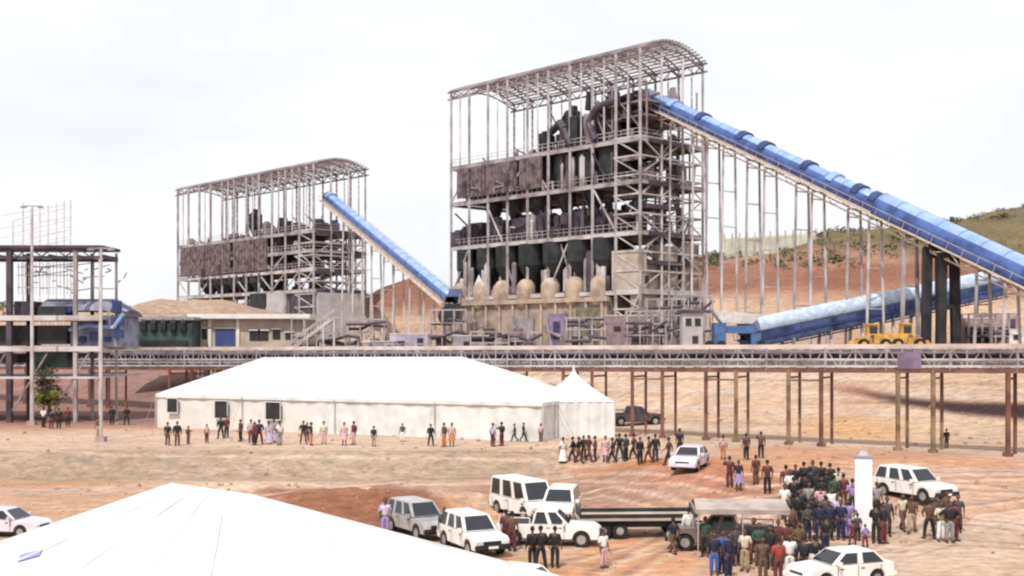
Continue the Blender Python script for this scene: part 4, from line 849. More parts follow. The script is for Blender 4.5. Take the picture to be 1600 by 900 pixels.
# small peaked tent at its right end
pc = gnd(905, 684); pc = Vector((pc.x - .3, pc.y + 2.8, 0)); PW = 2.9; zp = zat(576, pc.y)
T = wempty('peaked_tent', tuple(pc), 'small peaked white tent at the right end of the big marquee', 'tent')
m = MB(); n = 10; rz = .12
def R2(x, y, a=rz): return (pc.x + x * math.cos(a) - y * math.sin(a), pc.y + x * math.sin(a) + y * math.cos(a))
P_ = []
for k in range(n + 1):
    v = k / n; rad = PW * (1 - v) ** 1.35 + .05; z = ze - .1 + (zp - ze) * v ** 1.05
    for i in range(16):
        side_i, f = divmod(i, 4); f = f / 4; cs = [(-1, -1), (1, -1), (1, 1), (-1, 1)]; a = cs[side_i]; b = cs[(side_i + 1) % 4]
        x = (a[0] * (1 - f) + b[0] * f) * rad; y = (a[1] * (1 - f) + b[1] * f) * rad; xx, yy = R2(x, y); P_.append((xx, yy, z))
m.poly(P_, [(k * 16 + i, k * 16 + (i + 1) % 16, (k + 1) * 16 + (i + 1) % 16, (k + 1) * 16 + i) for k in range(n) for i in range(16)]).build('roof', WHITE, T)
m = MB(); cs = [R2(-PW, -PW), R2(PW, -PW), R2(PW, PW), R2(-PW, PW)]
for i in range(4):
    a, b = Vector(cs[i]), Vector(cs[(i + 1) % 4]); nn = 20; P_ = []
    for j in range(nn + 1):
        p = a.lerp(b, j / nn); d_ = (b - a).normalized(); p = p + Vector((d_.y, -d_.x)) * .05 * math.sin(j * 2.3); P_ += [(p.x, p.y, h1(p.x, p.y) - .1), (p.x, p.y, ze - .05)]
    m.poly(P_, [(2 * j, 2 * j + 2, 2 * j + 3, 2 * j + 1) for j in range(nn)])
m.build('side_wall', WHITE, T)
for c_ in cs: MB().bar((c_[0], c_[1], -.2), (c_[0], c_[1], ze), .1).build('pole', STEELL, T)
MB().lathe((pc.x, pc.y, zp - .15), [(.12, 0), (.06, .3), (.01, .55)], 8).build('finial', WHITE, T)
# near marquee, roof only in view
A_ = at(268, 757, 33.6); B_ = at(398, 776, 31.3); Dc = at(0, 851, 43); Cc = at(872, 900, 37.2)
zE = (Dc.z + Cc.z) / 2; fn = Vector((-.08, -1, 0)).normalized()
D2_, C2_ = Dc + fn * 17.6, Cc + fn * 15
TN, _, EN = marquee('marquee', 'nearest white marquee whose plain roof fills the lower left', [D2_.xy, C2_.xy, Cc.xy, Dc.xy], -2.4, zE, A_, B_, 0)
# faded blue printed mark on its roof slope
EN0 = EN; 
def on_plane(px, py, a, b, c_):
    n_ = (b - a).cross(c_ - a); o = Vector((0, 0, EYE)); d_ = Vector(((px - 800) / F, 1, (HZ - py) / F)); t = n_.dot(a - o) / n_.dot(d_); return o + d_ * t
MK = mat('faded_blue_print', (.30, .32, .62), .7)
q = [on_plane(px, py, EN[0], EN[1], A_) for px, py in ((28, 880), (62, 870), (67, 861), (33, 870))]
nn_ = (EN[1] - EN[0]).cross(A_ - EN[0]).normalized(); nn_ = nn_ if nn_.z > 0 else -nn_
def unsag(p):
    v = min(1, max(0, (p.z - EN[0].z) / ((A_.z + B_.z) / 2 - EN[0].z))); w0 = EN[0].lerp(A_, v); dv_ = EN[1].lerp(B_, v) - w0; u = (p - w0).dot(dv_) / dv_.length_squared
    return p - nn_ * (.12 * math.sin(math.pi * v) * math.sin(math.pi * min(1, max(0, u))))
q = [unsag(p) for p in q]
rfo = [o for o in TN.children if o.name.startswith('roof')][0]
m = MB(); m.hexa([p + nn_ * .10 for p in q] + [p + nn_ * .13 for p in q]); m.build('printed_mark', MK, rfo)

# ------------------------------------------------------------------ vehicles
def side_body(m, prof, w_, tuck=.0):
    """closed side profile (x,z) extruded across the width"""
    n = len(prof); P_ = [(x, -w_ / 2, z) for x, z in prof] + [(x, w_ / 2, z) for x, z in prof]
    m.poly(P_, [tuple(range(n))[::-1] if False else tuple(range(n)), tuple(range(2 * n - 1, n - 1, -1))] + [(i, i + n, (i + 1) % n + n, (i + 1) % n) for i in range(n)])
def quad_panel(c, k, th, nm, mt, par):
    c = [Vector(p) for p in c]; ctr = sum(c, Vector()) / 4; n_ = (c[1] - c[0]).cross(c[3] - c[0]).normalized()
    if n_.dot(ctr - Vector((0, 0, 1))) < 0: n_ = -n_
    q = [ctr + (p - ctr) * k for p in c]; a = [p + n_ * .004 for p in q]; b = [p + n_ * (.004 + th) for p in q]
    return MB().hexa(a + b).build(nm, mt, par)
def vehicle(kind, paint, loc, rz, label, group=None, wheels=True):
    T = empty({'suv': 'parked_suv', 'pickup': 'parked_pickup', 'van': 'parked_van', 'car': 'parked_car'}[kind], loc, label, {'suv': 'suv', 'pickup': 'pickup truck', 'van': 'van', 'car': 'car'}[kind], group, rz)
    W = {'suv': 1.86, 'pickup': 1.84, 'van': 1.9, 'car': 1.74}[kind]; hL = {'suv': 2.35, 'pickup': 2.6, 'van': 2.4, 'car': 2.15}[kind]
    bz = {'suv': 1.08, 'pickup': 1.08, 'van': 1.1, 'car': .92}[kind]; rzf = {'suv': 1.82, 'pickup': 1.78, 'van': 2.2, 'car': 1.45}[kind]; cl = .34 if kind != 'car' else .24
    wr = .39 if kind != 'car' else .32; wx = hL - .88
    prof = []
    def arch(cx):
        return [(cx + math.cos(a) * (wr + .07), wr + math.sin(a) * (wr + .07)) for a in [math.pi * i / 8 for i in range(9)]][::-1]
    prof = [(-hL, cl + .1)] + [(x, max(z, cl)) for x, z in arch(-wx)] + [(x, max(z, cl)) for x, z in arch(wx)] + [(hL - .05, cl + .05), (hL, cl + .25)]
    if kind == 'pickup': prof += [(hL - .03, bz - .22), (hL - .3, bz - .03), (.95, bz + .04), (-.75, bz + .04), (-hL, bz + .02)]
    elif kind == 'van': prof += [(hL - .03, bz - .15), (hL - .35, bz), (-hL, bz + .02)]
    else: prof += [(hL - .03, bz - .26), (hL - .25, bz - .08), (1.0, bz), (-hL + .05, bz + .03), (-hL, bz - .1)]
    m = MB(); side_body(m, prof, W); body = m.build('body', paint, T, bevel=.035)
    # cabin
    if kind == 'suv': cb = (-hL + .08, 1.05, -hL + .35, .35)
    elif kind == 'pickup': cb = (-.8, 1.1, -.62, .42)
    elif kind == 'van': cb = (-hL + .03, hL - .55, -hL + .08, 1.25)
    else: cb = (-hL + .35, .95, -1.25, .25)
    wb, wt = W / 2 - .03, W / 2 - (.2 if kind != 'van' else .12); z0 = bz + .02
    B_ = [(cb[0], -wb, z0), (cb[1], -wb, z0), (cb[1], wb, z0), (cb[0], wb, z0)]; Tt = [(cb[2], -wt, rzf), (cb[3], -wt, rzf), (cb[3], wt, rzf), (cb[2], wt, rzf)]
    MB().hexa(B_ + Tt).build('cabin', paint, T, bevel=.05)
    quad_panel([B_[1], B_[2], Tt[2], Tt[1]], .84, .012, 'windscreen', GLASS, T)
    quad_panel([B_[3], B_[0], Tt[0], Tt[3]], .76, .012, 'rear_window', GLASS, T)
    for sgn, (a, b, c, d) in ((-1, (B_[0], B_[1], Tt[1], Tt[0])), (1, (B_[3], B_[2], Tt[2], Tt[3]))):
        a, b, c, d = map(Vector, (a, b, c, d)); N = 3 if kind in ('suv', 'van') else 2
        for q in range(N):
            u0, u1 = q / N + .02, (q + 1) / N - .02
            quad_panel([a.lerp(b, u0), a.lerp(b, u1), d.lerp(c, u1), d.lerp(c, u0)], .82, .012, 'side_window', GLASS, T)
        mr = MB(); mr.box((cb[1] - .25, sgn * (W / 2 + .12), z0 + .1), (.12, .22, .17)); mr.build('mirror', paint, T)
        f = MB(); 
        for xd in (cb[1] - .45, (cb[0] + cb[1]) / 2 - .1): f.box((xd, sgn * (W / 2 + .015), bz - .12), (.16, .03, .035))
        f.build('door_handles', PLAST, T)
        for xd in ((cb[1] - .25, (cb[0] + cb[1]) / 2 + .12, cb[0] + .35) if kind != 'pickup' else (cb[1] - .25, cb[0] + .1)): MB().box((xd, sgn * (W / 2 + .002), (bz + cl) / 2 + .05), (.03, .012, bz - cl - .12)).build('door_gap', PLAST, T)
    if kind == 'pickup':
        m = MB(); m.box((-1.68, 0, bz + .048), (1.66, W - .3, .02)); m.build('load_bed', PLAST, T)
        m = MB()
        for x in (-.9, -2.45):
            for y in (-W / 2 + .1, W / 2 - .1): m.bar((x, y, bz), (x, y, bz + .35), .05)
        for y in (-W / 2 + .1, W / 2 - .1): m.bar((-2.45, y, bz + .35), (-.9, y, bz + .35), .05)
        m.build('rail', paint, T)
    # front and rear
    m = MB(); m.box((hL + .05, 0, cl + .2), (.16, W - .04, .24)); m.build('front_bumper', PLAST if kind != 'car' else paint, T, bevel=.03)
    m = MB(); m.box((-hL - .05, 0, cl + .24), (.16, W - .04, .2)); m.build('rear_bumper', PLAST if kind != 'car' else paint, T, bevel=.03)
    MB().box((hL + .0, 0, bz - .36), (.05, W * .5, .2)).build('grille', PLAST, T)
    MB().box((hL + .14, 0, cl + .2), (.02, .5, .12)).build('number_plate', WPAINT, T)
    for sgn in (-1, 1):
        MB().box((hL - .03, sgn * (W / 2 - .22), bz - .33), (.1, .34, .17)).build('headlight', LENS, T)
        MB().box((-hL + .0, sgn * (W / 2 - .12), bz - .25), (.06, .16, .32)).build('tail_light', REDL, T)
    for x in (-wx, wx):
        for sgn in (-1, 1):
            y = sgn * (W / 2 - .13)
            wv = MB().tube((x, y - .12, wr), (x, y + .12, wr), wr, None, 20).build('wheel', RUBBER, T); MB().tube((x, y - .13, wr), (x, y + .13, wr), wr * .6, None, 12).build('rim', RIM, wv)
    MB().box((0, 0, cl + .1), (hL * 1.7, W * .6, .25)).build('underbody', PLAST, T)
    return T
def put(kind, paint, px, py, deg, label, group=None):
    g = gnd(px, py); return vehicle(kind, paint, (g.x, g.y, g.z), R(deg), label, group)
# heading: 0 = to the right, -90 = towards the camera
put('suv', WPAINT, 1428, 780, -62, 'white suv facing right and forward beside the white pillar, people walking in front')
put('pickup', WPAINT, 858, 850, -8, 'white pickup seen from its side, below the white van, two dark dressed people in front')
put('van', WPAINT, 818, 808, -60, 'tall white van parked just behind the white pickup')
put('suv', WPAINT, 876, 812, -100, 'white suv half hidden behind the bonnet end of the white pickup')
put('suv', WPAINT, 738, 860, -64, 'white suv with black bumper facing forward, between the silver suv and the pickup')
put('suv', GPAINT, 654, 836, -58, 'silver grey suv, left of the white one with the black bumper')
put('car', LPAINT, 12, 836, -10, 'lilac white car cut off by the left edge of the photo')
put('car', LPAINT, 1078, 733, -112, 'lilac white car behind the walking people, below the gallery columns')
put('pickup', BPAINT, 1128, 858, 165, 'brown grey vehicle surrounded by people, left of the crowd')
put('car', WPAINT, 1312, 912, 200, 'white car cut off by the bottom edge, under the white pillar')
put('car', WPAINT, 792, 938, 150, 'white car mostly hidden behind the near marquee roof')
put('pickup', DPAINT, 992, 664, 15, 'dark pickup far off, right of the small peaked tent')
put('car', GPAINT, 632, 818, 115, 'small pale car behind the silver suv, beside the red earth bank')
# flatbed trailer
g = gnd(994, 838); T = empty('flatbed_trailer', (g.x, g.y, g.z), 'low dark flatbed trailer with a pale deck edge, right of the white pickup', 'trailer', None, R(3))
m = MB(); m.box((0, 0, 1.05), (6.4, 2.3, .14)); m.build('deck', TANW, T); MB().box((0, 0, .78), (6.0, 1.5, .4)).build('chassis', DARK, T)
for x in (-3.1, 3.1): MB().box((x, 0, 1.35), (.08, 2.3, .5)).build('end_board', DARK, T)
m = MB()
for y in (-1.12, 1.12): m.box((0, y, 1.22), (6.2, .06, .22))
m.build('side_board', DARK, T); m = MB(); m.bar((3.1, 0, .8), (4.3, 0, .6), .12); m.bar((4.2, 0, .6), (4.2, 0, .03), .08); m.build('drawbar', DARK, T)
for x in (-1.9, -1.0, 1.9):
    for s in (-1, 1):
        wv = MB().tube((x, s * .85 - .12, .42), (x, s * .85 + .12, .42), .42, None, 18).build('wheel', RUBBER, T); MB().tube((x, s * .85 - .13, .42), (x, s * .85 + .13, .42), .2, None, 12).build('rim', RIM, wv)
# gazebo awning
g = gnd(1158, 868); zc = 2.3
T = empty('shade_canopy', (g.x, g.y + .5, h1(g.x, g.y + .5)), 'flat dusty shade canopy above the brown grey vehicle', 'canopy', None, R(-4))
m = MB(); sheet(m, (-2.2, -1.4, zc), (2.2, -1.4, zc), (2.2, 0, zc + .35), (-2.2, 0, zc + .35), 12, 4, .06); sheet(m, (2.2, 1.4, zc), (-2.2, 1.4, zc), (-2.2, 0, zc + .35), (2.2, 0, zc + .35), 12, 4, .06)
for s in (-1, 1): m.bar((-2.2, 1.4 * s, zc - .1), (2.2, 1.4 * s, zc - .1), .04, .22); m.bar((s * 2.2, -1.4, zc - .1), (s * 2.2, 1.4, zc - .1), .04, .22)
m.build('canopy_top', mat('dusty_canvas', (.38, .32, .28), .85, 0, .15, 1.0), T)
for sx in (-2.1, 0, 2.1):
    for sy in (-1.35, 1.35): MB().bar((sx, sy, -.1), (sx, sy, zc), .05).build('pole', STEELL, T)
# white pillar with grey cap
g = gnd(1349, 836)
T = empty('pillar', (g.x, g.y, g.z), 'tall plain white pillar with a grey cap rising out of the crowd', 'pillar', None, R(-14))
hp = (836 - 716) / F * g.y
MB().box((0, 0, .12), (1.2, 1.2, .24)).build('base', CONC, T, bevel=.02)
MB().box((0, 0, .24 + (hp - .24) / 2), (.84, .5, hp - .24)).build('shaft', mat('white_pillar_paint', (.84, .84, .85), .6, 0, .03, 1), T, bevel=.02)
MB().box((0, 0, hp + .06), (.94, .6, .12)).build('cap', GREYC, T, bevel=.02)
MB().box((0, 0, hp + .24), (.5, .36, .26), 0, .6).build('finial', mat('pale_lilac_stone', (.55, .48, .52), .8), T, bevel=.02)

# ------------------------------------------------------------------ people
def skin_mesh(verts, edges, radii, levels=1, root=0):
    me = bpy.data.meshes.new('tmp'); me.from_pydata([tuple(v) for v in verts], edges, []); o = bpy.data.objects.new('tmp', me); COL.objects.link(o)
    o.modifiers.new('Skin', 'SKIN'); o.modifiers['Skin'].use_smooth_shade = True
    for i, rr_ in enumerate(radii): me.skin_vertices[0].data[i].radius = rr_ if isinstance(rr_, tuple) else (rr_, rr_); me.skin_vertices[0].data[i].use_root = (i == root)
    sb = o.modifiers.new('Sub', 'SUBSURF'); sb.levels = levels
    dg = bpy.context.evaluated_depsgraph_get(); ev = o.evaluated_get(dg); r_ = bpy.data.meshes.new_from_object(ev); bpy.data.objects.remove(o); bpy.data.meshes.remove(me); return r_
def join_meshes(ms, name):
    b = bmesh.new()
    for x in ms: b.from_mesh(x)
    r_ = bpy.data.meshes.new(name); b.to_mesh(r_); b.free(); r_.shade_smooth(); return r_
def sphere_mesh(c, rx, ry, rz_, fn=None, seg=16, rings=12):
    b = bmesh.new(); bmesh.ops.create_uvsphere(b, u_segments=seg, v_segments=rings, radius=1)
    for v in b.verts:
        p = v.co
        if fn: fn(p)
        v.co = Vector((c[0] + p.x * rx, c[1] + p.y * ry, c[2] + p.z * rz_))
    r_ = bpy.data.meshes.new('s'); b.to_mesh(r_); b.free(); return r_
def pose_joints(kind):
    V3 = Vector; J = dict(pelvis=V3((0, 0, .94)), spine=V3((0, 0, 1.10)), chest=V3((0, .01, 1.30)), neck=V3((0, .01, 1.46)), head=V3((0, -.01, 1.56)))
    for s, n in ((-1, 'L'), (1, 'R')):
        J['sh' + n] = V3((s * .175, .01, 1.40)); J['hip' + n] = V3((s * .09, 0, .88)); J['kn' + n] = V3((s * .10, -.02, .49)); J['an' + n] = V3((s * .105, .02, .085)); J['toe' + n] = V3((s * .13, -.15, .04))
        J['el' + n] = V3((s * .235, .03, 1.13)); J['wr' + n] = V3((s * .245, -.05, .89))
    if kind == 'walk':
        J['knL'] = V3((-.09, -.17, .50)); J['anL'] = V3((-.09, -.26, .09)); J['toeL'] = V3((-.10, -.42, .06)); J['knR'] = V3((.09, .06, .49)); J['anR'] = V3((.09, .30, .13)); J['toeR'] = V3((.11, .17, .04))
        J['elL'] = V3((-.23, .13, 1.15)); J['wrL'] = V3((-.25, .12, .90)); J['elR'] = V3((.23, -.08, 1.14)); J['wrR'] = V3((.22, -.26, .97))
    if kind == 'akimbo':
        for s, n in ((-1, 'L'), (1, 'R')): J['el' + n] = V3((s * .40, .06, 1.17)); J['wr' + n] = V3((s * .21, -.06, 1.02))
    if kind == 'folded':
        for s, n in ((-1, 'L'), (1, 'R')): J['el' + n] = V3((s * .24, -.02, 1.14)); J['wr' + n] = V3((-s * .0 + s * .04, -.22, 1.08 + .03 * s))
    if kind == 'raised':
        J['elR'] = V3((.30, -.16, 1.24)); J['wrR'] = V3((.24, -.30, 1.46)); J['elL'] = V3((-.24, .02, 1.13)); J['wrL'] = V3((-.22, -.12, .92))
    if kind == 'wide':
        for s, n in ((-1, 'L'), (1, 'R')): J['kn' + n] = V3((s * .16, -.03, .49)); J['an' + n] = V3((s * .2, .02, .085)); J['toe' + n] = V3((s * .25, -.14, .04)); J['el' + n] = V3((s * .28, .02, 1.14)); J['wr' + n] = V3((s * .2, -.16, 1.0))
    return J
def human(kind):
    J = pose_joints(kind); names = list(J); ix = {n: i for i, n in enumerate(names)}
    E = [('pelvis', 'spine'), ('spine', 'chest'), ('chest', 'neck'), ('neck', 'head')]
    for n in 'LR': E += [('chest', 'sh' + n), ('sh' + n, 'el' + n), ('el' + n, 'wr' + n), ('pelvis', 'hip' + n), ('hip' + n, 'kn' + n), ('kn' + n, 'an' + n), ('an' + n, 'toe' + n)]
    rad = dict(pelvis=(.14, .11), spine=(.125, .10), chest=(.15, .11), neck=.055, head=.05, sh=.062, el=.042, wr=.028, hip=.085, kn=.058, an=.042, toe=.034)
    RR = [rad[n if n in rad else n[:-1]] for n in names]
    parts = [skin_mesh([J[n] for n in names], [(ix[a], ix[b]) for a, b in E], RR)]
    # hands: palm and five fingers
    for s, n in ((-1, 'L'), (1, 'R')):
        w0 = J['wr' + n]; d_ = (w0 - J['el' + n]).normalized(); out_ = Vector((s, 0, 0)); fwd = Vector((0, -1, 0)); fwd = (fwd - d_ * fwd.dot(d_)).normalized(); nrm = d_.cross(fwd).normalized(); nrm = -nrm if nrm.dot(out_) > 0 else nrm
        pm = [w0, w0 + d_ * .05, w0 + d_ * .095]; parts.append(skin_mesh(pm, [(0, 1), (1, 2)], [(.026, .02), (.042, .018), (.042, .016)]))
        for f, (off, ln) in enumerate(((.032, .070), (.011, .080), (-.011, .074), (-.031, .058))):
            a = w0 + d_ * .085 + fwd * off; b = a + d_ * (.012 + ln * .45) + nrm * .006; c_ = b + d_ * ln * .32 + nrm * ln * .22; e = c_ + d_ * ln * .15 + nrm * ln * .26
            parts.append(skin_mesh([a, b, c_, e], [(0, 1), (1, 2), (2, 3)], [.009, .0088, .008, .0065]))
        a = w0 + d_ * .03 + fwd * .022; b = a + fwd * .028 + d_ * .028 + nrm * .01; c_ = b + d_ * .032 + fwd * .006 + nrm * .01; parts.append(skin_mesh([a, b, c_], [(0, 1), (1, 2)], [.013, .0105, .008]))
    hc = J['head'] + Vector((0, -.012, .085))
    def hf(p):
        if p.z < -.1: p.x *= 1 + .28 * (p.z + .1); p.y = p.y * (1 + .12 * (p.z + .1)) 
        if p.y < 0 and abs(p.x) < .35 and -.45 < p.z < .1: p.y -= .10 * (1 - abs(p.x) / .35)      # nose ridge
        if p.y < -.5 and .02 < p.z < .3 and .2 < abs(p.x) < .6: p.y += .06                          # eye sockets
    parts.append(sphere_mesh(hc, .078, .098, .122, hf, 20, 14))
    parts.append(sphere_mesh(hc + Vector((0, -.112, -.012)), .014, .016, .02, None, 8, 6))
    for s in (-1, 1): parts.append(sphere_mesh(hc + Vector((s * .08, .008, -.005)), .014, .02, .032, None, 8, 6))
    body = join_meshes(parts, 'body')
    face = join_meshes([sphere_mesh(hc + Vector((s * .03, -.087, .012)), .011, .008, .007, None, 8, 6) for s in (-1, 1)] + [sphere_mesh(hc + Vector((0, -.088, -.058)), .025, .01, .007, None, 8, 6)], 'face')
    def cap(p):
        if p.y < -.35 and p.z < .42: p.y = -.35 + (p.y + .35) * .1; p.z = max(p.z, -.2)
        if p.z < -.35: p.z = -.35 + (p.z + .35) * .2; 
    hair = join_meshes([sphere_mesh(hc + Vector((0, .014, .022)), .087, .100, .116, cap, 16, 12)], 'hair')
    def sub(ns, es, rr_, root=0):
        ii = {n: i for i, n in enumerate(ns)}; pos = [J[n] if isinstance(n, str) else n for n in ns]; return skin_mesh(pos, [(ii[a], ii[b]) for a, b in es], rr_, root=root)
    hem = 'hem'; J['hem'] = J['pelvis'] + Vector((0, 0, -.05)); J['mL'] = J['elL'].lerp(J['wrL'], .0); J['mR'] = J['elR'].lerp(J['wrR'], .0); J['col'] = J['neck'] + Vector((0, 0, -.02))
    shirt = sub(['hem', 'spine', 'chest', 'col', 'shL', 'mL', 'shR', 'mR'], [('hem', 'spine'), ('spine', 'chest'), ('chest', 'col'), ('chest', 'shL'), ('shL', 'mL'), ('chest', 'shR'), ('shR', 'mR')],
                [(.165, .135), (.155, .125), (.175, .13), .07, .082, .062, .082, .062]); shirt.name = 'shirt'
    for k in ('wL', 'wR'): J[k] = J['el' + k[1]].lerp(J['wr' + k[1]], .93)
    jacket = sub(['hem', 'spine', 'chest', 'col', 'shL', 'elL', 'wL', 'shR', 'elR', 'wR'], [('hem', 'spine'), ('spine', 'chest'), ('chest', 'col'), ('chest', 'shL'), ('shL', 'elL'), ('elL', 'wL'), ('chest', 'shR'), ('shR', 'elR'), ('elR', 'wR')],
                 [(.18, .15), (.165, .135), (.185, .14), .072, .088, .064, .048, .088, .064, .048]); jacket.name = 'jacket'
    J['waist'] = J['pelvis'] + Vector((0, 0, .07))
    trousers = sub(['pelvis', 'waist', 'hipL', 'knL', 'anL', 'hipR', 'knR', 'anR'], [('waist', 'pelvis'), ('pelvis', 'hipL'), ('hipL', 'knL'), ('knL', 'anL'), ('pelvis', 'hipR'), ('hipR', 'knR'), ('knR', 'anR')],
                   [(.155, .13), (.15, .12), .105, .082, .068, .105, .082, .068]); trousers.name = 'trousers'
    def skirt(zl, r1):
        m = MB(); n = 20; zz = np.linspace(1.0, zl, 8); P_ = []
        for k, z in enumerate(zz):
            t = k / 7; ra_ = .145 + (r1 - .145) * t ** .8; cy = -.02 * t if kind != 'walk' else -.01
            for i in range(n): a = 2 * math.pi * i / n; w_ = 1 + .07 * t * math.sin(5 * a); P_.append((math.cos(a) * ra_ * w_, cy + math.sin(a) * ra_ * (.85 if kind != 'walk' else 1.15) * w_, z))
        m.poly(P_, [(k * n + i, k * n + (i + 1) % n, (k + 1) * n + (i + 1) % n, (k + 1) * n + i)[::-1] for k in range(7) for i in range(n)] + [tuple(range(n))[::-1]])
        me = bpy.data.meshes.new('skirt'); me.from_pydata(m.v, [], m.f); me.shade_smooth(); return me
    shoes = []
    for n in 'LR':
        a, t_ = J['an' + n], J['toe' + n]; hl = a + Vector((0, .05, -.045)); tz = Vector((t_.x, t_.y, min(t_.z, a.z)))
        sm = skin_mesh([hl, a.lerp(tz, .35) + Vector((0, 0, -.02)), tz + Vector((0, -.03, 0))], [(0, 1), (1, 2)], [(.048, .045), (.052, .045), (.05, .032)]); sm.name = 'shoe'; shoes.append(sm)
    return dict(body=body, hair=hair, eyes=face, shirt=shirt, jacket=jacket, trousers=trousers, skirt=skirt(.46, .25), long_skirt=skirt(.14, .30), shoes=shoes)
POSES = {k: human(k) for k in ('stand', 'walk', 'akimbo', 'folded', 'raised', 'wide')}
def hat_mesh(brim):
    m = MB(); m.lathe((0, 0, 0), [(brim, 0), (brim, .012), (.095, .02), (.088, .09), (.05, .115)], 16); me = bpy.data.meshes.new('hat'); me.from_pydata(m.v, [], m.f); me.shade_smooth(); return me
HAT = hat_mesh(.17)
for d_ in POSES.values():
    for k in ('body', 'hair', 'eyes', 'shirt', 'jacket', 'trousers', 'skirt', 'long_skirt'): d_[k].materials.clear(); d_[k].materials.append(None)
    for q in d_['shoes']: q.materials.clear(); q.materials.append(None)
HAT.materials.append(None)
SKIN = mat('brown_skin', (.13, .07, .045), .55, 0, .08, 4); HAIR = mat('black_hair', (.015, .012, .012), .8); EYE_ = mat('dark_eye', (.01, .01, .01), .3)
CL = {'black': (.02, .02, .024), 'white': (.78, .76, .74), 'navy': (.022, .024, .06), 'maroon': (.14, .035, .04), 'grey': (.28, .26, .27), 'violet': (.32, .24, .48), 'lilac': (.55, .46, .60),
      'brown': (.13, .075, .05), 'khaki': (.38, .30, .18), 'red': (.35, .05, .04), 'pink': (.62, .38, .38), 'green': (.04, .08, .06), 'blue': (.06, .12, .38), 'dark grey': (.07, .065, .07), 'cream': (.62, .55, .42), 'orange': (.50, .20, .07)}
def cloth(c): return mat('cloth_' + c.replace(' ', '_'), CL[c], .85, 0, .12, 6)
def setm(name, me, mt, par):
    o = bpy.data.objects.new(name, me); COL.objects.link(o); o.parent = par; o.material_slots[0].link = 'OBJECT'; o.material_slots[0].material = mt; return o
def person(px, py, pose, top, bottom, deg, label, sc_=1.0, group=None, hatc=None, topkind='shirt', bk='trousers', g=None):
    g = g or gnd(px, py); D_ = POSES[pose]; sc_ = sc_ * (1.12 if py > 770 else 1.04); sc_ *= rnd.uniform(.96, 1.03); T = empty('person', (g.x, g.y, g.z), label, 'person', group, R(deg + rnd.uniform(-32, 32))); T.scale = (sc_ * 1.1, sc_ * 1.1, sc_)
    setm('body', D_['body'], SKIN, T); setm('hair', D_['hair'], HAIR, T); setm('face', D_['eyes'], EYE_, T)
    setm(topkind, D_[topkind], cloth(top), T); setm(bk, D_[bk], cloth(bottom), T)
    for q in D_['shoes']: setm('shoe', q, cloth('black' if bottom != 'white' else 'brown'), T)
    if hatc:
        h_ = setm('hat', HAT, cloth(hatc), T); h_.location = (0, .0, 1.72)
    return T
